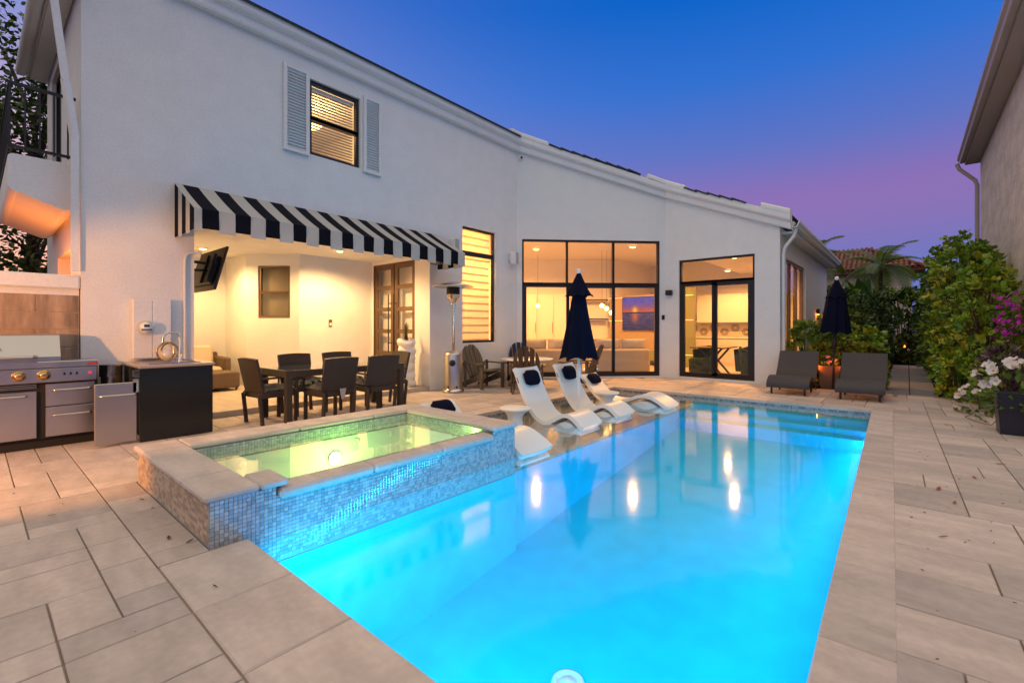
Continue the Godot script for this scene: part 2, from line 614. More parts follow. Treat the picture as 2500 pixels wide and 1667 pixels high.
	sm("blind_slat", lin(0.30, 0.27, 0.23), 0.6)
	sm("dark_shelf", lin(0.05, 0.035, 0.025), 0.5)
	sm("red_paint", lin(0.4, 0.03, 0.03), 0.5)
	sm("label_blue", lin(0.02, 0.16, 0.36), 0.4)
	glow("bulb_warm", Color(1.0, 0.80, 0.45), 7.0)
	glow("bulb_spot", Color(1.0, 0.82, 0.50), 9.0)
	glow("bulb_small", Color(1.0, 0.55, 0.16), 6.0)
	glow("led_red", Color(1.0, 0.05, 0.04), 1.5)
	glow("light_strip", Color(1.0, 0.75, 0.42), 1.5)
	glow("pool_lens", Color(0.1, 0.75, 1.0), 1.2)
	glow("spa_lens", Color(0.95, 1.0, 0.8), 6.0)
	m = sm("screen", Color.BLACK, 0.3)
	m.emission_enabled = true
	m.emission_texture = sunset_texture()
	m.emission = Color.BLACK
	m.emission_energy_multiplier = 1.0
	m = sm("zebra_solid", lin(0.62, 0.54, 0.38), 0.9, 0, 0.2)
	m.backlight_enabled = true
	m.backlight = Color(0.75, 0.68, 0.5)
	m = sm("zebra_sheer", lin(0.80, 0.74, 0.6), 0.9, 0, 0.2)
	m.backlight_enabled = true
	m.backlight = Color(0.98, 0.95, 0.85)
	# plants and ground
	m = sm("leaf", Color.WHITE, 0.45, 0, 0.45)
	m.vertex_color_use_as_albedo = true
	m.backlight_enabled = true
	m.backlight = Color(0.35, 0.45, 0.12)
	m = sm("petal", Color.WHITE, 0.7, 0, 0.3)
	m.vertex_color_use_as_albedo = true
	m.backlight_enabled = true
	m.backlight = Color(0.4, 0.4, 0.4)
	m = sm("bark", lin(0.12, 0.085, 0.06), 0.9)
	m.albedo_texture = tex(noise_image(101, 0.03, 4, 256, 0.55, 1.0, 4.0, 1.0))
	own_mapped(m, 0.5)
	m = sm("mulch", lin(0.06, 0.04, 0.03), 0.95, 0, 0.2)
	m.albedo_texture = tex(noise_image(103, 0.06, 4, 512, 0.3, 1.0))
	world_mapped(m, 0.9)
	relief(m, tex(noise_image(104, 0.08, 3, 512, 0.0, 1.0)), 3.0)
	m = sm("path_stone", lin(0.26, 0.25, 0.26), 0.7, 0, 0.3)
	m.albedo_texture = vein_t
	world_mapped(m, 1.5)
	sm("pot_brown", lin(0.16, 0.085, 0.045), 0.6)
	sm("pot_black", lin(0.012, 0.012, 0.022), 0.35)
	sm("pot_grey", lin(0.10, 0.10, 0.105), 0.6)
	sm("dry_leaf", lin(0.26, 0.07, 0.02), 0.8)
	sm("debris", lin(0.06, 0.035, 0.02), 0.9)

func print_texture() -> ImageTexture:
	# black cushion cloth printed with white scrolls
	var n := 256
	var im := Image.create(n, n, false, Image.FORMAT_RGB8)
	for j in n:
		for i in n:
			var v := 0.0
			for k in [Vector2(64, 64), Vector2(192, 128), Vector2(64, 192), Vector2(192, 0), Vector2(192, 256)]:
				var d: Vector2 = Vector2(i, j) - k
				var r: float = d.length()
				var a: float = d.angle()
				var f := fmod(r / 11.0 + a / TAU * 2.0 + 20.0, 2.0)
				if r < 62.0 and f < 0.5:
					v = 1.0
			im.set_pixel(i, j, Color(0.8, 0.79, 0.75) if v > 0.5 else Color(0.03, 0.03, 0.035))
	return ImageTexture.create_from_image(im)

func sunset_texture() -> ImageTexture:
	# what the television shows: a sunset over wet sand
	var w := 192
	var h := 192
	var fn := FastNoiseLite.new()
	fn.seed = 9
	fn.frequency = 0.03
	var im := Image.create(w, h, false, Image.FORMAT_RGB8)
	for j in h:
		for i in w:
			var x := (i + 0.5) / w
			var y := (j + 0.5) / h
			var c: Color
			if y < 0.46:
				c = Color(0.16, 0.20, 0.62).lerp(Color(0.85, 0.30, 0.20), pow(y / 0.46, 1.6))
				var cl := fn.get_noise_2d(i * 0.8, j * 5.0) * 0.5 + 0.5
				c = c.lerp(Color(0.62, 0.55, 0.80), clampf(cl * 1.4 - 0.5, 0, 0.6) * (1.0 - y / 0.46))
				c = c.lerp(Color(1.0, 0.75, 0.2), exp(-(pow((x - 0.39) * 1.3, 2) + pow(y - 0.40, 2)) * 90.0))
			elif y < 0.50:
				c = Color(0.03, 0.04, 0.10)
			else:
				c = Color(0.22, 0.14, 0.30).lerp(Color(0.06, 0.07, 0.20), (y - 0.5) * 2.0)
				var wv := fn.get_noise_2d(i * 0.6 + 400.0, j * 4.0) * 0.5 + 0.5
				c = c.lerp(Color(0.38, 0.42, 0.62), clampf(wv * 1.5 - 0.6, 0, 0.5))
				c = c.lerp(Color(0.95, 0.40, 0.15), exp(-pow((x - 0.39) * 9.0, 2)) * clampf(1.2 - (y - 0.5) * 3.0, 0, 0.8))
			im.set_pixel(i, j, c)
	return ImageTexture.create_from_image(im)

# ---------- ground, deck, pool, spa ----------
func make_ground() -> void:
	# the pool is dug out of the ground, so the sheet is cut round it
	var s := flat()
	var y := -0.06
	for r in [[-90.0, 60.0, 90.0, 0.0], [-90.0, 0.0, -5.2, -12.0], [1.0, 0.0, 90.0, -12.0], [-90.0, -12.0, 90.0, -140.0]]:
		quad(s, Vector3(r[0], y, r[1]), Vector3(r[2], y, r[1]), Vector3(r[2], y, r[3]), Vector3(r[0], y, r[3]))
	structure("ground", s, M["mulch"])
	var path := structure("path", flat_slab_bed(), M["mulch"])
	for k in 9:
		for e in [-0.36, 0.055]:
			var q := flat()
			bev(q, Vector3.ZERO, Vector3(0.405, 0.06, 1.005), 0.01)
			part("path_slab", q, M["path_stone"], path, Transform3D(Basis(), Vector3(e + 0.2, -0.028, -12.35 - k * 1.02)))

func flat_slab_bed() -> SurfaceTool:
	var s := flat()
	quad(s, Vector3(-0.40, -0.05, -11.82), Vector3(0.50, -0.05, -11.82), Vector3(0.50, -0.05, -21.1), Vector3(-0.40, -0.05, -21.1))
	return s

func slab_mesh(w: float, d: float, t: float, ch: float) -> ArrayMesh:
	# paving slab, top at y = 0, centred, edges chamfered
	var s := flat()
	var a := [Vector3(-w / 2, 0, d / 2), Vector3(w / 2, 0, d / 2), Vector3(w / 2, 0, -d / 2), Vector3(-w / 2, 0, -d / 2)]
	var top := []
	for p in a:
		top.append(Vector3(p.x - signf(p.x) * ch, 0, p.z - signf(p.z) * ch))
	quad(s, top[0], top[1], top[2], top[3])
	for k in 4:
		var n := (k + 1) % 4
		var lo := Vector3(0, -ch, 0)
		quad(s, a[k] + lo, a[n] + lo, top[n], top[k])
		quad(s, a[k] - Vector3(0, t, 0), a[n] - Vector3(0, t, 0), a[n] + lo, a[k] + lo)
	return mesh_of(s)

func pack(nx: int, nz: int) -> Array:
	# fills a grid with slabs of mixed sizes, as a French pattern does
	var used := {}
	var out := []
	for j in nz:
		for i in nx:
			if used.has(Vector2i(i, j)): continue
			var sizes := [[3, 2], [2, 3], [2, 2], [2, 2], [2, 1], [1, 2]]
			for k in range(sizes.size() - 1, 0, -1):
				var r := rng.randi_range(0, k)
				var t = sizes[k]
				sizes[k] = sizes[r]
				sizes[r] = t
			sizes.append([1, 1])
			for z in sizes:
				var ok: bool = i + z[0] <= nx and j + z[1] <= nz
				if ok:
					for a in z[0]:
						for b in z[1]:
							if used.has(Vector2i(i + a, j + b)): ok = false
				if ok:
					for a in z[0]:
						for b in z[1]:
							used[Vector2i(i + a, j + b)] = true
					out.append([i, j, z[0], z[1]])
					break
	return out

func inside_house(x: float, z: float) -> bool:
	return x < -7.53 or z < -11.757 and x < -2.16 or x + z < -16.54

func make_deck() -> void:
	var y := -0.014
	var s := flat()
	for r in [[-9.0, 3.0, 1.75, -1.10], [-7.6, -1.10, -4.90, -9.27], [-7.6, -9.27, 1.75, -11.80]]:
		quad(s, Vector3(r[0], y, r[1]), Vector3(r[2], y, r[1]), Vector3(r[2], y, r[3]), Vector3(r[0], y, r[3]))
	quad(s, Vector3(-0.245, y, -1.10), Vector3(1.75, y, -1.10), Vector3(1.75, y, -9.27), Vector3(-0.405, y, -9.27))
	var deck := structure("pool_deck", s, M["grout"])
	var skew := Basis(Vector3.UP, 0.0186)
	var all := []
	# [corner x, corner z, width, length, turned]
	var regions := [[-0.03, 0.62, 1.42, 12.40, true], [-7.55, 0.62, 7.50, 1.28, false], [-7.55, -0.66, 2.60, 3.09, false], [-7.55, -3.75, 2.33, 5.52, false], [-7.55, -9.55, 7.42, 2.22, false], [-4.95, -0.66, 1.85, 0.25, false]]
	for r in regions:
		var nx := roundi(r[2] / 0.2032)
		var nz := roundi(r[3] / 0.2032)
		var ux: float = r[2] / nx
		var uz: float = r[3] / nz
		for p in pack(nx, nz):
			var w: float = p[2] * ux
			var d: float = p[3] * uz
			var c := Vector3(r[0] + p[0] * ux + w / 2, 0, r[1] - p[1] * uz - d / 2)
			var b := Basis()
			if r[4]:
				b = skew
				c = Vector3(-0.03, 0, -2.0) + skew * (c - Vector3(-0.03, 0, -2.0))
			if inside_house(c.x, c.z) or c.z < -11.8: continue
			all.append([c, b, w, d, rng.randi_range(0, 7), (c - Vector3(0, 1.3, 0)).length()])
	# coping round the pool
	var cop := []
	var x := -3.10
	for w in [0.62, 0.58, 0.66, 0.60, 0.42]:
		cop.append([Vector3(x + w / 2, 0, -0.892), Basis(), w, 0.455])
		x += w
	var z := -1.12
	while z > -9.2:
		var l: float = [0.61, 0.40, 0.61, 0.81][rng.randi_range(0, 3)]
		l = minf(l, z + 9.26)
		var t := (z - l / 2 + 1.12) / -8.13
		cop.append([Vector3(-0.265 - 0.16 * t + 0.145 - 0.012, 0, z - l / 2), skew, 0.27, l])
		z -= l
	cop.append([Vector3(-0.13, 0, -0.892), Basis(), 0.27, 0.455])
	x = -4.92
	while x < -0.42:
		var l: float = minf([0.61, 0.40, 0.81][rng.randi_range(0, 2)], -0.40 - x)
		cop.append([Vector3(x + l / 2, 0, -9.385), Basis(), l, 0.30])
		x += l
	cop.append([Vector3(-0.28, 0, -9.40), Basis(), 0.25, 0.27])
	z = -3.755
	while z > -9.5:
		var l: float = minf(0.61, z + 9.535)
		if l < 0.05: break
		cop.append([Vector3(-5.06, 0, z - l / 2), Basis(), 0.30, l])
		z -= l
	for c in cop:
		mi("coping_slab", slab_mesh(c[2] - 0.006, c[3] - 0.006, 0.05, 0.007), M["paver%d" % rng.randi_range(0, 2)], deck, Transform3D(c[1], c[0]))
	all.sort_custom(func(a, b): return a[5] < b[5])
	var meshes := {}
	var far := []
	var n := 0
	for p in all:
		var tone: int = [0, 1, 2, 0, 1, 2, 3, 0][p[4]]
		var q: Vector3 = p[0]
		var ahead := q.x * -0.6494 + q.z * -0.7604
		var side := q.x * 0.7604 - q.z * 0.6494
		var seen: bool = ahead > 1.0 and absf(side) < ahead * 1.25
		if seen and n < 295:
			var key := "%.3f %.3f" % [p[2], p[3]]
			if not meshes.has(key):
				meshes[key] = slab_mesh(p[2] - 0.008, p[3] - 0.008, 0.03, 0.003)
			mi("paver", meshes[key], M["paver%d" % tone], deck, Transform3D(p[1], p[0] + Vector3(0, rng.randf_range(-0.0012, 0.0012), 0)))
			n += 1
		else:
			far.append([Transform3D(p[1].scaled(Vector3(p[2] - 0.008, 1, p[3] - 0.008)), p[0]), tone])
	var tint := [Color(1, 1, 1), Color(0.9, 0.92, 0.93), Color(1.06, 1.06, 1.06), Color(0.82, 0.83, 0.85)]
	var pm: StandardMaterial3D = M["paver0"].duplicate()
	pm.vertex_color_use_as_albedo = true
	field("distant_pavers", slab_mesh(1, 1, 0.03, 0.006), pm, deck, far, tint)

func field(called: String, mesh: Mesh, m: Material, parent: Node, spots: Array, tint: Array) -> MultiMeshInstance3D:
	# many copies of one mesh as one object; spots hold [Transform3D, number of the tint or Color]
	var mm := MultiMesh.new()
	mm.transform_format = MultiMesh.TRANSFORM_3D
	mm.use_colors = true
	mm.mesh = mesh
	mm.instance_count = spots.size()
	for k in spots.size():
		mm.set_instance_transform(k, spots[k][0])
		var c = spots[k][1]
		mm.set_instance_color(k, c if c is Color else tint[c])
	var o := MultiMeshInstance3D.new()
	o.name = numbered(parent, called)
	o.multimesh = mm
	o.material_override = m
	o.set_meta("kind", "stuff")
	parent.add_child(o, true)
	return o

func make_pool() -> void:
	var fl := -1.20
	var s := flat()
	var xn := -0.262
	var xf := -0.422
	# deep at the near end, rising to the shallow end with the steps
	var sh := -0.42
	var xm := -0.285
	quad(s, Vector3(-3.2, fl, -1.12), Vector3(xn, fl, -1.12), Vector3(xm, fl, -2.3), Vector3(-3.2, fl, -2.3))
	quad(s, Vector3(-3.2, fl, -2.3), Vector3(xm, fl, -2.3), Vector3(xf, sh, -9.25), Vector3(-3.2, sh, -9.25))
	quad(s, Vector3(-3.2, fl, -1.12), Vector3(-3.2, -0.05, -1.12), Vector3(xn, -0.05, -1.12), Vector3(xn, fl, -1.12))
	quad(s, Vector3(xn, fl, -1.12), Vector3(xn, -0.05, -1.12), Vector3(xf, -0.05, -9.25), Vector3(xf, fl, -9.25))
	quad(s, Vector3(xf, fl, -9.25), Vector3(xf, -0.05, -9.25), Vector3(-3.2, -0.05, -9.25), Vector3(-3.2, fl, -9.25))
	quad(s, Vector3(-3.13, fl, -1.12), Vector3(-3.13, fl, -3.73), Vector3(-3.13, -0.235, -3.73), Vector3(-3.13, -0.235, -1.12))
	var basin := structure("pool_basin", s, M["plaster"])
	s = flat()
	box(s, Vector3(-4.06, -0.72, -6.49), Vector3(1.74, 1.04, 5.54))
	part("sun_shelf", s, M["plaster_shelf"], basin)
	s = flat()
	box(s, Vector3(-3.185, -0.72, -6.49), Vector3(0.012, 0.96, 5.52))
	part("shelf_riser", s, M["plaster"], basin)
	for k in 3:
		s = flat()
		var ty := -0.16 - 0.085 * k
		bev(s, Vector3(-1.81, (-0.8 + ty) / 2, -9.25 + 0.15 * (k + 1)), Vector3(2.72, ty + 0.8, 0.30 * (k + 1)), 0.012)
		part("step", s, M["plaster"], basin)
	# waterline mosaic on the far wall and round the shelf
	var spots := []
	var tile := slab_mesh(0.0234, 0.0234, 0.006, 0.002)
	var up := Basis(Vector3.RIGHT, PI / 2)
	var x := -4.90
	while x < -0.44:
		for r in 6:
			spots.append([Transform3D(up, Vector3(x, -0.064 - r * 0.0254, -9.243)), rng.randi_range(0, 3)])
		x += 0.0254
	var z := -3.78
	while z > -9.24:
		for r in 5:
			spots.append([Transform3D(Basis(Vector3.UP, PI / 2) * up, Vector3(-4.912, -0.064 - r * 0.0254, z)), rng.randi_range(0, 3)])
		z -= 0.0254
	x = -3.1
	while x < -0.3:
		for r in 5:
			spots.append([Transform3D(Basis(Vector3.UP, PI) * up, Vector3(x, -0.064 - r * 0.0254, -1.127)), rng.randi_range(0, 3)])
		x += 0.0254
	var mm: StandardMaterial3D = M["mosaic0"].duplicate()
	mm.albedo_color = Color.WHITE
	mm.vertex_color_use_as_albedo = true
	M["mosaic_field"] = mm
	field("waterline_tiles", tile, mm, basin, spots, [Color(0.30, 0.31, 0.30), Color(0.20, 0.21, 0.21), Color(0.38, 0.36, 0.32), Color(0.15, 0.16, 0.17)])
	s = flat()
	box(s, Vector3(-4.917, -0.13, -6.49), Vector3(0.004, 0.17, 5.52))
	box(s, Vector3(-2.66, -0.13, -9.248), Vector3(4.48, 0.18, 0.004))
	part("tile_bed", s, M["tile_bed"], basin)
	# round drain cover on the floor
	s = flat()
	lathe(s, [Vector2(0, 0.035), Vector2(0.07, 0.035), Vector2(0.075, 0.02), Vector2(0.105, 0.02), Vector2(0.11, 0.04), Vector2(0.15, 0.035), Vector2(0.165, 0.0)], 32)
	part("drain_cover", s, M["white_resin"], basin, Transform3D(Basis().scaled(Vector3(0.72, 0.9, 0.72)), Vector3(-1.78, fl + 0.035, -2.68)))
	# added underwater strips, unseen, drawn long to spread blue light evenly: [place, direction, length, energy]
	for e in [[Vector3(-1.70, -0.33, -1.126), Vector3(0, 0, -1), 2.5, 9.5], [Vector3(-0.345, -0.36, -5.1), Vector3(-1, 0, 0.02), 7.0, 8.5]]:
		var fwd: Vector3 = e[1].normalized()
		var b := Basis(Vector3.UP.cross(-fwd), Vector3.UP, -fwd)
		s = flat()
		box(s, Vector3(0, 0, -0.004), Vector3(e[2] + 0.04, 0.11, 0.012))
		var fit := part("added_pool_strip", s, M["white_resin"], basin, Transform3D(b, e[0]))
		s = flat()
		box(s, Vector3(0, 0, -0.014), Vector3(e[2], 0.08, 0.008))
		part("lens", s, M["pool_lens"], fit)
		var al := AreaLight3D.new()
		al.name = numbered(basin, "pool_glow")
		al.light_color = Color(0.0, 0.76, 1.0)
		al.light_energy = e[3]
		al.area_size = Vector2(e[2], 0.08)
		al.area_normalize_energy = true
		al.area_range = 30.0
		al.shadow_enabled = true
		al.transform = Transform3D(b, e[0] + fwd * 0.03)
		basin.add_child(al)
	s = flat()
	quad(s, Vector3(-4.916, -0.075, -3.70), Vector3(-3.16, -0.075, -3.70), Vector3(-3.16, -0.075, -9.246), Vector3(-4.916, -0.075, -9.246))
	quad(s, Vector3(-3.16, -0.075, -1.124), Vector3(xn - 0.002, -0.075, -1.124), Vector3(xf - 0.002, -0.075, -9.246), Vector3(-3.16, -0.075, -9.246))
	var w := structure("pool_water", s, M["pool_water"])

func make_spa() -> void:
	var spa := thing("raised_spa", "raised rectangular spa with stone coping and blue lit mosaic spillway wall beside the pool", "hot tub", Vector3(-4.03, 0, -2.32))
	var o := Vector3(4.03, 0, 2.32)
	var s := flat()
	span(s, Vector3(-4.925, -1.2, -0.915) + o, Vector3(-4.60, 0.262, -3.72) + o)
	span(s, Vector3(-4.60, -1.2, -0.915) + o, Vector3(-3.14, 0.262, -1.185) + o)
	span(s, Vector3(-4.60, -1.2, -3.43) + o, Vector3(-3.14, 0.262, -3.72) + o)
	span(s, Vector3(-3.42, -1.2, -1.185) + o, Vector3(-3.14, 0.20, -3.43) + o)
	part("shell", s, M["tile_bed"], spa)
	# plaster lining with a bench
	s = flat()
	var a := Vector3(-4.592, 0, -1.193) + o
	var b := Vector3(-3.428, 0, -3.422) + o
	var top := 0.13
	quad(s, Vector3(a.x, -0.62, a.z), Vector3(b.x, -0.62, a.z), Vector3(b.x, -0.62, b.z), Vector3(a.x, -0.62, b.z))
	quad(s, Vector3(a.x, -0.62, a.z), Vector3(a.x, -0.62, b.z), Vector3(a.x, top, b.z), Vector3(a.x, top, a.z))
	quad(s, Vector3(b.x, -0.62, b.z), Vector3(b.x, -0.62, a.z), Vector3(b.x, 0.205, a.z), Vector3(b.x, 0.205, b.z))
	quad(s, Vector3(a.x, -0.62, b.z), Vector3(b.x, -0.62, b.z), Vector3(b.x, top, b.z), Vector3(a.x, top, b.z))
	quad(s, Vector3(b.x, -0.62, a.z), Vector3(a.x, -0.62, a.z), Vector3(a.x, top, a.z), Vector3(b.x, top, a.z))
	part("lining", s, M["plaster_white"], spa)
	s = flat()
	bev(s, Vector3(a.x + 0.19, -0.42, (a.z + b.z) / 2), Vector3(0.37, 0.38, a.z - b.z - 0.01), 0.02)
	bev(s, Vector3((a.x + b.x) / 2 + 0.185, -0.42, b.z + 0.19), Vector3(b.x - a.x - 0.39, 0.38, 0.37), 0.02)
	part("bench", s, M["plaster_white"], spa)
	# coping slabs
	var cz := [[-4.775, -1.04, 0.345, 0.31], [-4.775, -1.665, 0.345, 0.94], [-4.775, -2.56, 0.345, 0.85], [-4.775, -3.365, 0.345, 0.76],
		[-4.10, -1.04, 1.005, 0.31], [-3.355, -1.04, 0.485, 0.31], [-3.265, -1.285, 0.31, 0.18], [-4.05, -3.582, 1.105, 0.326], [-3.30, -3.56, 0.395, 0.37]]
	for c in cz:
		s = flat()
		bev(s, Vector3.ZERO, Vector3(c[2] - 0.004, 0.046, c[3] - 0.004), 0.014)
		part("coping_slab", s, M["coping"], spa, Transform3D(Basis(), Vector3(c[0], 0.287, c[1]) + o))
	for c in [[-1.31, -2.02], [-2.02, -2.71], [-2.71, -3.37]]:
		s = flat()
		bev(s, Vector3.ZERO, Vector3(0.17, 0.066, c[0] - c[1] - 0.003), 0.02)
		part("weir_slab", s, M["coping"], spa, Transform3D(Basis(Vector3.FORWARD, 0.06), Vector3(-3.185, 0.215, (c[0] + c[1]) / 2) + o))
	# glass mosaic on the spillway side, small stone bricks on the end
	var tile := slab_mesh(0.0238, 0.0238, 0.006, 0.0018)
	var brick := slab_mesh(0.0492, 0.0238, 0.006, 0.0018)
	var out := Basis(Vector3.FORWARD, PI / 2)   # top of the slab looks towards +x
	var toward := Basis(Vector3.RIGHT, PI / 2)    # top of the slab looks towards +z
	var front := []
	var z := -0.93
	while z > -3.71:
		for r in 19:
			var y := 0.250 - r * 0.0254
			if z < -1.29 and z > -3.38 and y > 0.185: continue
			var wob := Basis(Vector3.RIGHT, rng.randf_range(-0.02, 0.02)) * Basis(Vector3.UP, rng.randf_range(-0.03, 0.03))
			front.append([Transform3D(wob * out, Vector3(-3.134, y, z) + o), rng.randi_range(0, 3), -z + absf(y) * 0.6])
		z -= 0.0254
	var side := []
	for r in 10:
		var x := -3.165 - (0.0254 if r % 2 else 0.0)
		while x > -4.91:
			side.append([Transform3D(toward, Vector3(x, 0.250 - r * 0.0254, -0.911) + o), rng.randi_range(0, 3), -x])
			x -= 0.0508
	front.sort_custom(func(p, q): return p[2] < q[2])
	side.sort_custom(func(p, q): return p[2] < q[2])
	for k in 150:
		mi("tile", tile, M["mosaic%d" % front[k][1]], spa, front[k][0])
	for k in 145:
		mi("tile", brick, M["stone%d" % side[k][1]], spa, side[k][0])
	var tints := [Color(0.40, 0.42, 0.43), Color(0.34, 0.37, 0.38), Color(0.46, 0.47, 0.46), Color(0.27, 0.31, 0.33)]
	var rest := front.slice(150)
	# bands inside, above the water
	z = -1.21
	while z > -3.41:
		for r in 5:
			rest.append([Transform3D(out, Vector3(-4.596, 0.250 - r * 0.0254, z) + o), rng.randi_range(0, 3)])
		z -= 0.0254
	var x2 := -4.58
	while x2 < -3.15:
		for r in 5:
			if x2 > -3.43 and r > 2: continue
			rest.append([Transform3D(toward, Vector3(x2, 0.250 - r * 0.0254, -3.426) + o), rng.randi_range(0, 3)])
		x2 += 0.0254
	field("mosaic_tiles", tile, M["mosaic_field"], spa, rest, tints)
	var stm: StandardMaterial3D = M["stone0"].duplicate()
	stm.albedo_color = Color.WHITE
	stm.vertex_color_use_as_albedo = true
	field("stone_bricks", brick, stm, spa, side.slice(145), [Color(0.50, 0.38, 0.28), Color(0.43, 0.32, 0.235), Color(0.55, 0.43, 0.33), Color(0.36, 0.27, 0.21)])
	# jets and lamp on the back wall, water
	for jz in [-1.6, -2.75, -3.2]:
		s = flat()
		lathe(s, [Vector2(0.034, 0.0), Vector2(0.034, 0.008), Vector2(0.014, 0.012), Vector2(0.0, 0.004)], 16)
		part("jet", s, M["white_resin"], spa, Transform3D(out, Vector3(-4.59, 0.06, jz) + o))
	s = flat()
	lathe(s, [Vector2(0.085, 0.0), Vector2(0.085, 0.015), Vector2(0.068, 0.022)], 24)
	var ring := part("spa_light", s, M["chrome"], spa, Transform3D(out, Vector3(-4.59, -0.07, -2.49) + o))
	s = flat()
	lathe(s, [Vector2(0.068, 0.018), Vector2(0.04, 0.034), Vector2(0, 0.04)], 24)
	part("lens", s, M["spa_lens"], ring)
	lamp(spa, Vector3(-4.36, -0.05, -2.49) + o, Color(0.64, 1.0, 0.45), 0.34, 0.06)
	s = flat()
	quad(s, Vector3(-4.59, 0.226, -1.195) + o, Vector3(-3.25, 0.226, -1.195) + o, Vector3(-3.25, 0.226, -3.42) + o, Vector3(-4.59, 0.226, -3.42) + o)
	part("water", s, M["spa_water"], spa)

# ---------- the house ----------
var house: Node3D

func window_bars(called: String, xf: Transform3D, set_back: float, m: Material, cells: Array, rects: Array, glass: Material) -> MeshInstance3D:
	# one frame mesh with its panes as children. cells: [x0, y0, x1, y1, bar width, depth]; rects: panes [x0, y0, x1, y1]
	var s := flat()
	for c in cells:
		bars(s, c[0], c[1], c[2], c[3], c[4], c[5], -set_back)
	var f := part(called, s, m, house, xf)
	for r in rects:
		part("pane", pane_mesh(r[0], r[1], r[2], r[3], -set_back - 0.03), glass, f)
	return f

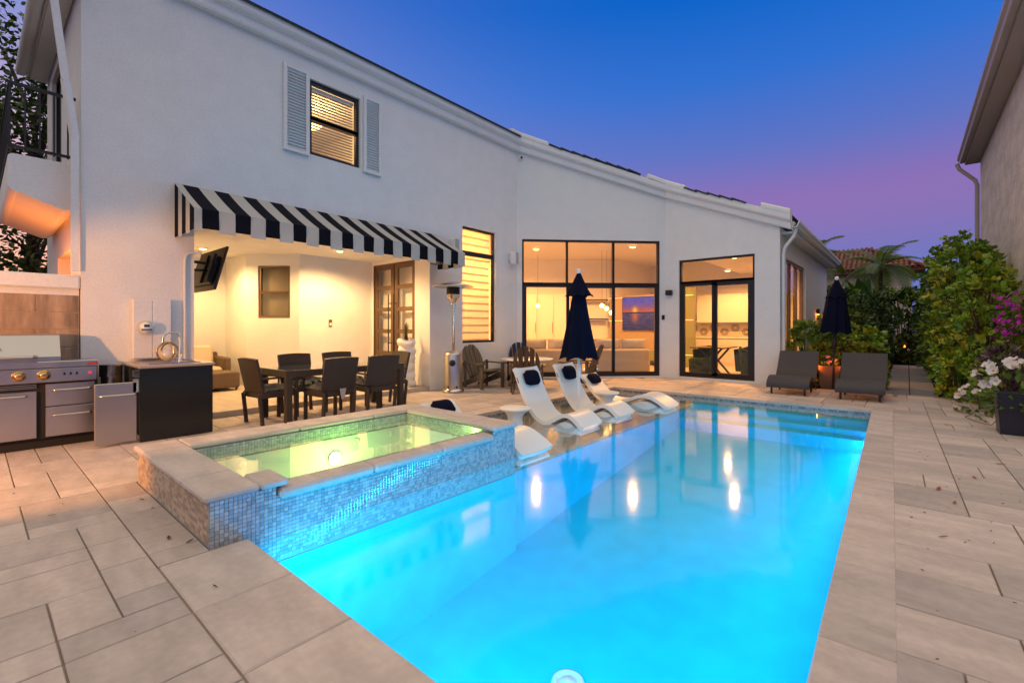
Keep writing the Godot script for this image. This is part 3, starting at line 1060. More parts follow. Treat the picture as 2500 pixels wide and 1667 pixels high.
func make_house() -> void:
	house = thing("white_house", "white stucco house with lit rooms and sloping tiled roof behind the pool", "house")
	var fa := frame_at(A0, P1)
	var fb := frame_at(P1, P2)
	var fc := frame_at(P2, P3)
	var fd := frame_at(P3, D_END)
	var s := flat()
	wall(s, 0, 8.15, 0, 5.80, [[1.156, -0.1, 5.328, 2.84], [6.258, 0.955, 7.364, 3.58], [2.794, 4.18, 3.723, 5.44]], 0.2)
	part("wall", s, M["stucco"], house, fa)
	s = flat()
	wall(s, 0, 3.885, 0, 4.62, [[0.13, 0.045, 3.74, 3.555]], 0.2)
	prism(s, [Vector2(0, 4.62), Vector2(3.885, 4.62), Vector2(3.885, 4.70), Vector2(0, 5.81)], 0.2, Transform3D(Basis(), Vector3(0, 0, -0.1)))
	part("wall", s, M["stucco"], house, fb)
	s = flat()
	wall(s, 0, 2.623, 0, 3.5, [[0.353, 0.06, 2.11, 3.015]], 0.2)
	prism(s, [Vector2(0, 3.5), Vector2(2.623, 3.5), Vector2(2.623, 3.59), Vector2(0, 4.70)], 0.2, Transform3D(Basis(), Vector3(0, 0, -0.1)))
	part("wall", s, M["stucco"], house, fc)
	s = flat()
	wall(s, 0.2, 7.94, 0, 3.56, [[0.70, 0.3, 3.41, 2.95]], 0.2)
	part("wall", s, M["stucco"], house, fd)
	# stepped cornice that follows A level, then falls along B and C
	var pts := [Vector3(-7.53, 5.76, 0.3), Vector3(-7.53, 5.76, -9.01), Vector3(-4.783, 4.66, -11.757), Vector3(-1.93, 3.46, -11.757)]
	var outs := [Vector3(1, 0, 0), Vector3(1, 0, 0.4142), Vector3(0.4142, 0, 1), Vector3(0, 0, 1)]
	s = flat()
	sweep(s, pts, outs, [Vector2(-0.05, 0), Vector2(0.09, 0), Vector2(0.105, 0.03), Vector2(0.105, 0.14), Vector2(0.17, 0.17), Vector2(0.19, 0.20), Vector2(0.19, 0.32), Vector2(-0.05, 0.32)])
	part("cornice", s, M["trim_white"], house)
	# dark roof: one plane falling towards +x
	s = flat()
	var k := 0.42
	var yr := func(x: float) -> float: return 6.09 + (-7.53 - x) * 0.40
	quad(s, Vector3(-7.42, 6.085, 0.3), Vector3(-7.42, 6.085, -9.05), Vector3(-12.5, 8.2, -9.05), Vector3(-12.5, 8.2, 0.3))
	quad(s, Vector3(-7.42, 6.085, -9.05), Vector3(-4.72, 4.985, -11.7), Vector3(-4.72, 4.985, -20.0), Vector3(-7.42, 6.085, -20.0))
	quad(s, Vector3(-4.72, 4.985, -11.7), Vector3(-1.93, 3.80, -11.7), Vector3(-1.93, 3.80, -20.0), Vector3(-4.72, 4.985, -20.0))
	quad(s, Vector3(-7.42, 6.085, -9.05), Vector3(-7.42, 6.085, -20.0), Vector3(-12.5, 8.2, -20.0), Vector3(-12.5, 8.2, -9.05))
	var roof := part("roof", s, M["roof_dark"], house)
	s = flat()
	bev(s, Vector3.ZERO, Vector3(0.36, 0.035, 0.40), 0.006)
	var tile := mesh_of(s)
	for i in 22:
		mi("roof_tile", tile, M["roof_dark"], roof, Transform3D(Basis(Vector3.FORWARD, 0.32), Vector3(-7.47, 6.115, -0.2 - i * 0.405)))
	for seg in [[pts[1], pts[2], fb.basis, 0.85, 3.35, 0.288], [pts[2], pts[3], fc.basis, 0.62, 2.35, 0.42]]:
		var d: Vector3 = (seg[1] - seg[0]).normalized()
		var l: float = (seg[1] - seg[0]).length()
		var n := int((seg[4] - seg[3]) / 0.30)
		for i in n:
			var at: Vector3 = seg[0] + d * (seg[3] + 0.15 + i * 0.30) + Vector3(0, 0.352, 0) - seg[2].z * -0.02
			var side: Vector3 = seg[2].z
			var b := Basis(d, side.cross(d).normalized() * -1.0, side)
			b.y = d.cross(side) * -1.0
			mi("roof_tile", tile, M["roof_dark"], roof, Transform3D(b * Basis(Vector3.BACK, -0.10), at))
	# white rake caps at the bends
	var capp := [Vector2(-0.02, 0.322), Vector2(0.20, 0.322), Vector2(0.20, 0.40), Vector2(0.16, 0.435), Vector2(-0.02, 0.435)]
	var db: Vector3 = (pts[2] - pts[1]).normalized()
	var dc: Vector3 = (pts[3] - pts[2]).normalized()
	for c in [[[Vector3(-7.53, 5.76, -8.62), pts[1], pts[1] + db * 0.80], [outs[0], outs[1], fb.basis.z]], [[pts[2] - db * 0.55, pts[2], pts[2] + dc * 0.62], [fb.basis.z, outs[2], outs[3]]], [[pts[3] - dc * 0.62, pts[3]], [outs[3], outs[3]]]]:
		s = flat()
		sweep(s, c[0], c[1], capp)
		part("rake_cap", s, M["trim_white"], house)
	# eave of the low side: soffit, gutter and downspout
	s = flat()
	box(s, Vector3(-2.04, 3.44, -15.95), Vector3(0.24, 0.05, 8.0))
	box(s, Vector3(-1.93, 3.56, -15.95), Vector3(0.03, 0.22, 8.1))
	part("soffit", s, M["trim_white"], house)
	s = flat()
	sweep(s, [Vector3(-1.90, 3.50, -11.70), Vector3(-1.90, 3.50, -20.0)], [Vector3(1, 0, 0), Vector3(1, 0, 0)], [Vector2(-0.01, 0), Vector2(0.08, 0), Vector2(0.10, 0.05), Vector2(0.13, 0.09), Vector2(0.13, 0.14), Vector2(0.115, 0.14), Vector2(0.10, 0.10), Vector2(0.07, 0.03), Vector2(-0.01, 0.03)])
	part("gutter", s, M["trim_white"], house)
	s = flat()
	tube(s, [Vector3(-1.86, 3.50, -11.86), Vector3(-1.90, 3.34, -11.86), Vector3(-2.08, 3.10, -11.86), Vector3(-2.11, 2.95, -11.86), Vector3(-2.11, 0.1, -11.86), Vector3(-2.06, 0.03, -11.86)], 0.036, 10)
	part("downspout", s, M["trim_white"], house)
	# tall window with zebra shade
	var wa := window_bars("window", fa, 0.07, M["black_frame"], [[6.258, 0.955, 7.364, 3.04, 0.05, 0.07], [6.258, 2.94, 7.364, 3.58, 0.05, 0.075]], [[6.30, 1.0, 7.32, 2.95], [6.30, 3.03, 7.32, 3.54]], M["glass"])
	var y := 0.99
	var n := 0
	while y < 3.50:
		s = flat()
		var hgt := 0.125 if n % 2 else 0.045
		box(s, Vector3(6.81, y + hgt / 2, -0.17 - (0.006 if n % 2 else 0.0)), Vector3(0.98, hgt, 0.004))
		part("shade_band", s, M["zebra_sheer"] if n % 2 else M["zebra_solid"], wa)
		y += hgt
		n += 1
	# bedroom window with blinds, and its shutters
	var wu := window_bars("window", fa, 0.05, M["black_frame"], [[2.794, 4.18, 3.723, 4.84, 0.055, 0.07], [2.794, 4.78, 3.723, 5.44, 0.055, 0.08]], [[2.84, 4.22, 3.68, 4.80], [2.84, 4.84, 3.68, 5.40]], M["glass"])
	s = flat()
	box(s, Vector3(3.258, 5.355, -0.17), Vector3(0.82, 0.05, 0.05))
	part("blind_rail", s, M["white_gloss"], wu)
	s = flat()
	box(s, Vector3.ZERO, Vector3(0.81, 0.0025, 0.046))
	var slat := mesh_of(s)
	for i in 22:
		mi("slat", slat, M["blind_slat"], wu, Transform3D(Basis(Vector3.RIGHT, -0.12), Vector3(3.258, 4.235 + i * 0.051, -0.17)))
	for e in [[2.352, 2.766, 4.13, 5.51], [3.772, 4.142, 4.13, 5.52]]:
		s = flat()
		bars(s, e[0], e[2], e[1], e[3], 0.055, 0.045, 0.05)
		var sh := part("shutter", s, M["trim_white"], house, fa)
		s = flat()
		box(s, Vector3((e[0] + e[1]) / 2, (e[2] + e[3]) / 2, 0.008), Vector3(e[1] - e[0] - 0.11, e[3] - e[2] - 0.11, 0.006))
		part("backing", s, M["trim_white"], sh)
		s = flat()
		box(s, Vector3.ZERO, Vector3(e[1] - e[0] - 0.112, 0.006, 0.042))
		var louver := mesh_of(s)
		for i in 26:
			mi("louver", louver, M["trim_white"], sh, Transform3D(Basis(Vector3.RIGHT, 0.75), Vector3((e[0] + e[1]) / 2, e[2] + 0.08 + i * (e[3] - e[2] - 0.15) / 25.5, 0.028)))
	# great window wall of the living room
	var wb := window_bars("sliding_window_wall", fb, 0.05, M["black_frame"],
		[[0.13, 2.40, 1.325, 3.555, 0.05, 0.09], [1.275, 2.40, 2.545, 3.555, 0.05, 0.092], [2.495, 2.40, 3.74, 3.555, 0.05, 0.09], [0.13, 0.045, 3.74, 2.46, 0.07, 0.12],
		[0.19, 0.10, 1.36, 2.40, 0.06, 0.05], [1.28, 0.102, 2.56, 2.398, 0.075, 0.052], [2.48, 0.10, 3.68, 2.40, 0.06, 0.05]],
		[[0.17, 2.44, 1.29, 3.52], [1.31, 2.44, 2.51, 3.52], [2.53, 2.44, 3.70, 3.52], [0.23, 0.14, 1.32, 2.36], [1.33, 0.14, 2.50, 2.36], [2.52, 0.14, 3.64, 2.36]], M["glass"])
	# sliding door of the dining room
	var wc := window_bars("sliding_door", fc, 0.05, M["black_frame"],
		[[0.353, 2.42, 2.11, 3.015, 0.05, 0.09], [0.353, 0.06, 2.11, 2.47, 0.07, 0.12], [0.42, 0.115, 1.27, 2.41, 0.065, 0.05], [1.14, 0.117, 2.04, 2.408, 0.085, 0.055]],
		[[0.40, 2.46, 2.06, 2.98], [0.47, 0.17, 1.20, 2.36], [1.21, 0.17, 1.97, 2.36]], M["glass"])
	s = flat()
	bev(s, Vector3(0.455, 1.05, -0.035), Vector3(0.03, 0.24, 0.03), 0.006)
	part("handle", s, M["black_metal"], wc)
	# side window
	window_bars("window", fd, 0.06, M["bronze_frame"], [[0.70, 0.3, 1.60, 2.95, 0.06, 0.08], [1.56, 0.3, 2.50, 2.95, 0.06, 0.082], [2.46, 0.3, 3.41, 2.95, 0.06, 0.08]],
		[[0.75, 0.34, 1.56, 2.90], [1.6, 0.34, 2.46, 2.90], [2.5, 0.34, 3.36, 2.90]], M["glass"])

func make_lanai() -> void:
	var s := flat()
	# raised floor with its step towards the deck
	var fl := 0.085
	prism(s, [Vector2(-7.55, 2.03), Vector2(-7.55, 6.18), Vector2(-12.2, 6.18), Vector2(-12.2, 2.03)], 0.14, Transform3D(Basis(Vector3.RIGHT, Vector3(0, 0, -1), Vector3.UP), Vector3(0, fl - 0.07, 0)))
	part("lanai_floor", s, M["lanai_tile"], house)
	s = flat()
	box(s, Vector3(-9.88, 2.86, -4.10), Vector3(4.5, 0.04, 4.17))
	part("lanai_ceiling", s, M["stucco"], house)
	# inner walls: side towards the kitchen corner, back in facets, end with the doors
	s = flat()
	box(s, Vector3(-9.98, 1.42, -1.945), Vector3(4.48, 2.85, 0.17))
	box(s, Vector3(-11.83, 1.42, -2.88), Vector3(0.2, 2.85, 1.74))
	box(s, Vector3(-11.23, 1.42, -3.85), Vector3(1.38, 2.85, 0.2))
	part("lanai_wall", s, M["stucco"], house)
	var f2 := frame_at(Vector3(-10.54, 0, -3.75), Vector3(-9.67, 0, -4.47))
	s = flat()
	wall(s, 0, 1.129, 0, 2.845, [[0.25, 1.50, 0.93, 2.60]], 0.18)
	part("lanai_wall", s, M["stucco"], house, f2)
	var f3 := frame_at(Vector3(-9.67, 0, -4.47), Vector3(-9.67, 0, -6.19))
	s = flat()
	wall(s, 0, 1.72, 0, 2.845, [], 0.18)
	part("lanai_wall", s, M["stucco"], house, f3)
	var f4 := frame_at(Vector3(-9.67, 0, -6.19), Vector3(-7.53, 0, -6.19))
	s = flat()
	wall(s, 0, 2.13, 0, 2.845, [[0.07, 0.08, 1.64, 2.76]], 0.18)
	part("lanai_wall", s, M["stucco"], house, f4)
	var w := window_bars("window", f2, 0.03, M["bronze_frame"], [[0.25, 1.50, 0.93, 2.06, 0.05, 0.06], [0.25, 2.02, 0.93, 2.60, 0.05, 0.07]], [[0.29, 1.54, 0.89, 2.03], [0.29, 2.06, 0.89, 2.56]], M["glass_tint"])
	s = flat()
	box(s, Vector3(0.59, 2.05, -0.17), Vector3(0.7, 1.1, 0.02))
	part("blind", s, M["cabinet_tan"], w)
	# double entry door with five lights in each leaf
	for e in [0, 1]:
		var x0: float = 0.07 + 0.785 * e
		s = flat()
		bars(s, x0 + 0.02, 0.10, x0 + 0.765, 2.745, 0.11, 0.05, -0.03)
		for i in 4:
			box(s, Vector3(x0 + 0.3925, 0.72 + i * 0.50, -0.055), Vector3(0.525, 0.09, 0.05))
		var leaf := part("entry_door", s, M["bronze_frame"], house, f4)
		for i in 5:
			part("pane", pane_mesh(x0 + 0.13, 0.21 + i * 0.50, x0 + 0.655, 0.70 + i * 0.5, -0.055), M["glass"], leaf)
		s = flat()
		var hx: float = x0 + (0.69 if e == 0 else 0.10)
		tube(s, [Vector3(hx, 0.75, 0.06), Vector3(hx, 2.05, 0.06)], 0.014, 8)
		for yy in [0.95, 1.85]:
			tube(s, [Vector3(hx, yy, -0.03), Vector3(hx, yy, 0.06)], 0.010, 6)
		part("handle", s, M["black_metal"], leaf)
	s = flat()
	bars(s, 0.072, 0.085, 1.638, 2.765, 0.018, 0.12, -0.005)
	part("door_frame", s, M["bronze_frame"], house, f4)
	# recessed ceiling lamps
	for e in [[-8.56, -4.76, 10.5], [-10.3, -2.9, 6.5]]:
		var t := thing("ceiling_lamp", "glowing recessed lamp in the covered patio ceiling near the doors" if e[2] > 8 else "recessed lamp in the covered patio ceiling above the loveseat", "lamp", Vector3(e[0], 2.84, e[1]), 0, "covered patio ceiling lamps")
		s = flat()
		lathe(s, [Vector2(0.10, -0.002), Vector2(0.10, -0.02), Vector2(0.075, -0.03), Vector2(0.06, -0.01)], 24)
		part("trim_ring", s, M["trim_white"], t)
		s = flat()
		lathe(s, [Vector2(0.0, -0.05), Vector2(0.045, -0.04), Vector2(0.062, -0.015)], 24)
		part("bulb", s, M["bulb_spot"], t)
		downlight(t, Vector3(0, -0.07, 0), Color(1.0, 0.79, 0.52), e[2])
	# small room behind the entry doors
	s = flat()
	box(s, Vector3(-8.75, 1.4, -8.4), Vector3(2.2, 2.8, 0.1))
	part("room_wall", s, M["room_paint"], house)
	s = flat()
	box(s, Vector3(-9.95, 1.4, -7.3), Vector3(0.1, 2.8, 2.1))
	part("room_wall", s, M["room_paint"], house)
	var hl := thing("hall_lamp", "round ceiling lamp in the hall behind the entry doors", "lamp", Vector3(-8.7, 2.75, -7.3))
	s = flat()
	lathe(s, [Vector2(0, -0.10), Vector2(0.10, -0.08), Vector2(0.16, 0.0), Vector2(0.1, 0.03)], 20)
	part("shade", s, M["bulb_warm"], hl)
	lamp(hl, Vector3(0, -0.03, 0), Color(1.0, 0.74, 0.42), 4.5, 0.08)
	var pic := thing("wall_picture", "framed sketch hanging in the hall, seen through the entry door panes", "picture", Vector3(-8.2, 1.95, -8.33))
	s = flat()
	bars(s, -0.4, -0.5, 0.4, 0.5, 0.03, 0.03, 0.03)
	part("frame", s, M["cabinet_white"], pic)
	s = flat()
	box(s, Vector3(0, 0, 0.008), Vector3(0.75, 0.95, 0.006))
	part("canvas", s, M["cushion_cream"], pic)

func make_interior() -> void:
	# floor, ceilings and walls of living room and dining room
	var s := flat()
	var shape := [Vector2(-7.6, 6.3), Vector2(-7.6, 9.04), Vector2(-4.81, 11.82), Vector2(-2.26, 11.82), Vector2(-2.26, 19.6), Vector2(-12.9, 19.6), Vector2(-12.9, 6.3)]
	prism(s, shape, 0.06, Transform3D(Basis(Vector3.RIGHT, Vector3(0, 0, -1), Vector3.UP), Vector3(0, -0.005, 0)))
	part("room_floor", s, M["room_floor"], house)
	s = flat()
	prism(s, [Vector2(-7.7, 6.4), Vector2(-7.7, 9.1), Vector2(-4.9, 11.9), Vector2(-4.6, 11.9), Vector2(-4.6, 19.6), Vector2(-12.9, 19.6), Vector2(-12.9, 6.4)], 0.06, Transform3D(Basis(Vector3.RIGHT, Vector3(0, 0, -1), Vector3.UP), Vector3(0, 3.85, 0)))
	box(s, Vector3(-3.43, 3.30, -15.75), Vector3(2.33, 0.06, 7.7))
	box(s, Vector3(-4.63, 3.57, -15.75), Vector3(0.06, 0.52, 7.7))
	part("ceiling", s, M["room_paint"], house)
	var fk := frame_at(Vector3(-13.1, 0, -10.94), Vector3(-8.30, 0, -15.74))
	s = flat()
	# arched niche door in the kitchen wall
	wall(s, 0, 6.79, 0, 3.85, [[1.62, 0, 2.36, 1.75]], 0.25)
	part("room_wall", s, M["room_paint"], house, fk)
	s = flat()
	box(s, Vector3(-12.95, 1.9, -8.7), Vector3(0.1, 3.85, 4.7))
	box(s, Vector3(-8.2, 1.9, -16.9), Vector3(0.12, 3.85, 3.2))
	box(s, Vector3(-5.3, 1.9, -18.55), Vector3(6.1, 3.85, 0.12))
	box(s, Vector3(-10.3, 1.9, -6.50), Vector3(5.3, 3.85, 0.10))
	part("room_wall", s, M["room_paint"], house)
	# arch panel set back in the niche
	s = flat()
	var arch := [Vector2(1.63, 0.02), Vector2(2.35, 0.02), Vector2(2.35, 1.45)]
	for i in 9:
		var t := PI * i / 8.0
		arch.append(Vector2(1.99 + 0.36 * cos(t), 1.45 + 0.28 * sin(t)))
	prism(s, arch, 0.03, fk * Transform3D(Basis(), Vector3(0, 0, -0.14)))
	part("arched_door", s, M["cabinet_tan"], house)
	# kitchen fronts along the far wall
	var tall := thing("kitchen_cabinet", "tall pale kitchen cabinet wall seen through the living room window", "cabinet", fk * Vector3(4.3, 0, 0), fk.basis.get_euler().y)
	for i in 3:
		s = flat()
		bev(s, Vector3(-0.86 + 0.62 * i, 1.27, 0.16), Vector3(0.61, 2.46, 0.30), 0.006)
		var door := part("door", s, M["cabinet_white"], tall)
		s = flat()
		tube(s, [Vector3(-0.60 + 0.62 * i, 1.1, 0.33), Vector3(-0.60 + 0.62 * i, 1.5, 0.33)], 0.009, 6)
		part("handle", s, M["black_metal"], door)
	for e in [[2.32, 0.0], [1.62, 0.0]]:
		var sh := thing("wall_shelf", "dark floating shelf %s on the kitchen wall behind the umbrella" % ("upper" if e[0] > 2 else "lower"), "shelf", fk * Vector3(5.75, e[0], 0.0), fk.basis.get_euler().y, "floating kitchen shelves")
		s = flat()
		bev(s, Vector3(0, 0, 0.14), Vector3(1.3, 0.05, 0.28), 0.006)
		part("board", s, M["dark_shelf"], sh)
		s = flat()
		box(s, Vector3(0, -0.028, 0.14), Vector3(1.2, 0.006, 0.02))
		part("light_strip", s, M["light_strip"], sh)
	var ctr := thing("kitchen_counter", "kitchen counter with dark top below the floating shelves", "counter", fk * Vector3(5.85, 0, 0), fk.basis.get_euler().y)
	s = flat()
	bev(s, Vector3(0, 0.44, 0.32), Vector3(1.5, 0.84, 0.62), 0.01)
	part("base", s, M["cabinet_tan"], ctr)
	s = flat()
	bev(s, Vector3(0, 0.88, 0.33), Vector3(1.54, 0.04, 0.66), 0.01)
	part("top", s, M["counter_stone"], ctr)
	# vase on the floor by the arch
	var vase := thing("tall_vase", "large glossy silver vase standing beside the arched door", "vase", fk * Vector3(3.02, 0.6, 0.35))
	s = flat()
	lathe(s, [Vector2(0.12, 0.0), Vector2(0.30, 0.25), Vector2(0.33, 0.42), Vector2(0.26, 0.62), Vector2(0.14, 0.78), Vector2(0.13, 1.05), Vector2(0.22, 1.18)], 24)
	part("body", s, M["steel_smooth"], vase)
	s = flat()
	bev(s, Vector3(0, -0.3, 0), Vector3(0.8, 0.6, 0.45), 0.01)
	part("console", s, M["cabinet_white"], vase)
	# picture-screen wall
	var tv := thing("tv_wall", "media wall carrying a television that shows a sunset over a beach", "television", Vector3(-7.12, 0, -15.2))
	s = flat()
	box(s, Vector3(0.1, 1.22, -0.12), Vector3(2.5, 2.44, 0.22))
	part("panel", s, M["cabinet_tan"], tv)
	s = flat()
	bev(s, Vector3(0, 1.80, 0.04), Vector3(1.24, 1.16, 0.06), 0.01)
	part("bezel", s, M["black_metal"], tv)
	s = SurfaceTool.new()
	s.begin(Mesh.PRIMITIVE_TRIANGLES)
	var cs := [Vector3(-0.6, 1.24, 0.073), Vector3(0.6, 1.24, 0.073), Vector3(0.6, 2.36, 0.073), Vector3(-0.6, 2.36, 0.073)]
	var uv := [Vector2(0, 1), Vector2(1, 1), Vector2(1, 0), Vector2(0, 0)]
	for i in [0, 2, 1, 0, 3, 2]:
		s.set_uv(uv[i])
		s.add_vertex(cs[i])
	part("screen", s, M["screen"], tv)
	for yy in [1.55, 2.72 - 0.35]:
		s = flat()
		box(s, Vector3(-0.92, yy, 0.0), Vector3(0.55, 0.018, 0.01))
		part("light_strip", s, M["light_strip"], tv)
	s = flat()
	bev(s, Vector3(0.1, 0.35, 0.12), Vector3(2.3, 0.34, 0.36), 0.01)
	part("console", s, M["panel_olive"], tv)
	# sofas with their backs to the window
	var fw := frame_at(P1, P2)
	for e in [[0.95, "long cream sofa with its back to the window, behind the wooden chairs", 1.9], [3.05, "cream sofa with its back to the window, below the television", 1.55]]:
		var so := thing("sofa", e[1], "sofa", fw * Vector3(e[0], 0.025, -1.0), fw.basis.get_euler().y, "living room sofas")
		var w: float = e[2]
		s = flat()
		bev(s, Vector3(0, 0.36, 0.02), Vector3(w, 0.66, 0.22), 0.05)
		part("back", s, M["sofa_fabric"], so)
		s = flat()
		bev(s, Vector3(0, 0.26, -0.45), Vector3(w - 0.1, 0.40, 0.75), 0.05)
		part("seat", s, M["sofa_fabric"], so)
		for k in [-1, 1]:
			s = flat()
			bev(s, Vector3(k * (w / 2 - 0.12), 0.32, -0.42), Vector3(0.24, 0.58, 0.85), 0.06)
			part("arm", s, M["sofa_fabric"], so)
		for k in 2:
			s = flat()
			var rows := []
			for r in 7:
				var line := []
				for c in 9:
					var u := c / 8.0 * 2 - 1
					var v := r / 6.0 * 2 - 1
					line.append(Vector3((k - 0.5) * (w / 2 - 0.02) + u * (w / 4 - 0.03), 0.80 + v * 0.16, -0.14 + 0.09 * sqrt(maxf(0.0, (1 - pow(absf(u), 4)) * (1 - pow(absf(v), 4))))))
				rows.append(line)
			skin(s, rows, 0.14)
			part("back_cushion", s, M["cushion_cream"], so)
	# pendant globes
	var gi := -1
	for e in [[-7.55, 2.02, -13.35], [-7.42, 1.92, -13.42], [-7.30, 1.79, -13.50], [-9.6, 2.05, -12.6]]:
		gi += 1
		var t := thing("pendant_lamp", "warm glowing glass globe hanging in the living room, %s" % ["highest of three beside the shelves", "middle of three beside the shelves", "lowest of three beside the shelves", "alone near the arched door"][gi], "lamp", Vector3(e[0], e[1], e[2]), 0, "living room globes" if e[0] > -9 else "")
		s = flat()
		lathe(s, [Vector2(0, -0.075), Vector2(0.05, -0.055), Vector2(0.075, 0), Vector2(0.05, 0.055), Vector2(0, 0.075)], 18)
		part("globe", s, M["bulb_warm"], t)
		s = flat()
		tube(s, [Vector3(0, 0.07, 0), Vector3(0, 3.8 - e[1], 0)], 0.004, 5)
		part("cord", s, M["black_metal"], t)
	# ceiling lights that light the rooms
	for e in [[-8.9, 3.80, -11.6, 20.0, "above the long sofa"], [-6.4, 3.80, -13.2, 18.0, "in front of the television wall"], [-8.35, 3.80, -7.65, 14.0, "near the shaded window"], [-11.2, 3.80, -10.2, 11.0, "near the arched door"], [-3.6, 3.25, -13.6, 12.0, "above the dining table"], [-4.6, 3.25, -16.6, 14.0, "over the kitchen counter"]]:
		var t := thing("room_downlight", "bright ceiling light %s indoors" % e[4], "lamp", Vector3(e[0], e[1], e[2]), 0, "indoor ceiling lights")
		s = flat()
		lathe(s, [Vector2(0.13, 0.015), Vector2(0.13, -0.02), Vector2(0.10, -0.03)], 24)
		part("trim_ring", s, M["trim_white"], t)
		s = flat()
		lathe(s, [Vector2(0, -0.06), Vector2(0.06, -0.05), Vector2(0.10, -0.02)], 24)
		part("diffuser", s, M["bulb_warm"], t)
		downlight(t, Vector3(0, -0.08, 0), Color(1.0, 0.70, 0.38), e[3])
	# dining room: far kitchen, hexagon tiles, table and velvet chairs
	var kb := thing("kitchen_run", "white kitchen run with hexagon patterned backsplash seen through the sliding door", "kitchen", Vector3(-5.35, 0, -18.49))
	s = flat()
	bev(s, Vector3(0.2, 0.45, 0.32), Vector3(3.6, 0.9, 0.62), 0.01)
	part("base_cabinet", s, M["cabinet_white"], kb)
	s = flat()
	bev(s, Vector3(0.2, 0.93, 0.33), Vector3(3.7, 0.04, 0.66), 0.01)
	part("worktop", s, M["white_gloss"], kb)
	s = flat()
	bev(s, Vector3(0.5, 2.02, 0.18), Vector3(2.6, 1.05, 0.34), 0.01)
	part("wall_cabinet", s, M["cabinet_white"], kb)
	s = flat()
	box(s, Vector3(0.2, 1.22, 0.012), Vector3(3.6, 0.56, 0.02))
	part("backsplash", s, M["cushion_cream"], kb)
	for i in 9:
		s = flat()
		for r in [0.14, 0.08]:
			var hex := []
			for a in 7:
				hex.append(Vector3(cos(a * PI / 3) * r, sin(a * PI / 3) * r, 0))
			tube(s, hex, 0.012, 4)
		part("hexagon_tile", s, M["dark_shelf"], kb, Transform3D(Basis(), Vector3(-1.4 + 0.38 * i, 1.15 + 0.15 * (i % 2), 0.03)))
	s = flat()
	bev(s, Vector3(-1.0, 1.62, 0.14), Vector3(1.0, 0.05, 0.26), 0.006)
	part("shelf", s, M["dark_shelf"], kb)
	for i in 6:
		s = flat()
		bev(s, Vector3(-1.35 + i * 0.14, 1.65 + 0.08 + 0.02 * (i % 3), 0.14), Vector3(0.06, 0.16 + 0.04 * (i % 3), 0.1), 0.01)
		part("ornament", s, M[["red_paint", "cabinet_white", "dark_shelf"][i % 3]], kb)
	var gp := thing("room_divider", "olive green panel with light strips at the edge of the dining room", "divider", Vector3(-5.55, 0, -15.1))
	s = flat()
	box(s, Vector3(0, 1.3, 0), Vector3(0.75, 2.6, 0.16))
	part("panel", s, M["panel_olive"], gp)
	for yy in [0.42, 1.55, 2.35]:
		s = flat()
		box(s, Vector3(0, yy, 0.085), Vector3(0.7, 0.02, 0.01))
		part("light_strip", s, M["light_strip"], gp)
	var dt := thing("indoor_table", "small dining table with crossed dark legs indoors behind the sliding door", "table", Vector3(-4.05, 0.025, -13.35))
	s = flat()
	bev(s, Vector3(0, 0.74, 0), Vector3(0.9, 0.035, 1.3), 0.01)
	part("top", s, M["dark_shelf"], dt)
	for k in [-1, 1]:
		s = flat()
		tube(s, [Vector3(-0.3, 0, k * 0.35), Vector3(0.3, 0.72, k * 0.35)], 0.03, 6)
		tube(s, [Vector3(0.3, 0, k * 0.33), Vector3(-0.3, 0.72, k * 0.33)], 0.03, 6)
		part("leg", s, M["black_metal"], dt)
	for e in [[-4.25, -12.75, 2.6, "left of the sliding door stile"], [-3.35, -13.9, 0.5, "in the middle of the sliding door"], [-2.95, -13.0, -1.3, "at the right edge of the sliding door"]]:
		var ch := thing("velvet_chair", "dark green velvet tub chair seen %s" % e[3], "chair", Vector3(e[0], 0.025, e[1]), e[2], "green dining chairs")
		s = flat()
		var rows := []
		for r in 6:
			var line := []
			for c in 13:
				var t := PI * 0.06 + PI * 0.88 * c / 12.0
				var rr := 0.26 + 0.05 * r / 5.0
				line.append(Vector3(cos(t) * rr, 0.08 + (0.72 - 0.12 * absf(cos(t))) * r / 5.0, sin(t) * rr))
			rows.append(line)
		skin(s, rows, 0.06)
		part("shell", s, M["green_velvet"], ch)
		s = flat()
		lathe(s, [Vector2(0.20, 0.06), Vector2(0.27, 0.10), Vector2(0.27, 0.42), Vector2(0.22, 0.46), Vector2(0, 0.47)], 20)
		part("seat", s, M["green_velvet"], ch)
	# bedroom behind the upper window
	s = flat()
	box(s, Vector3(-9.6, 3.55, -4.0), Vector3(3.9, 0.08, 3.4))
	box(s, Vector3(-9.6, 5.72, -4.0), Vector3(3.9, 0.08, 3.4))
	box(s, Vector3(-11.5, 4.65, -4.0), Vector3(0.1, 2.1, 3.4))
	box(s, Vector3(-9.6, 4.65, -2.35), Vector3(3.8, 2.1, 0.1))
	box(s, Vector3(-9.6, 4.65, -5.65), Vector3(3.8, 2.1, 0.1))
	part("bedroom_shell", s, M["room_paint"], house)
	var bl := thing("bedroom_lamp", "bright ceiling lamp glimpsed through the blinds of the upper window", "lamp", Vector3(-8.9, 5.30, -4.35))
	s = flat()
	lathe(s, [Vector2(0, -0.10), Vector2(0.14, -0.07), Vector2(0.20, 0.0), Vector2(0.14, 0.05), Vector2(0, 0.06)], 20)
	part("shade", s, M["bulb_warm"], bl)
	lamp(bl, Vector3(0, -0.05, 0), Color(1.0, 0.80, 0.52), 1.5, 0.1)

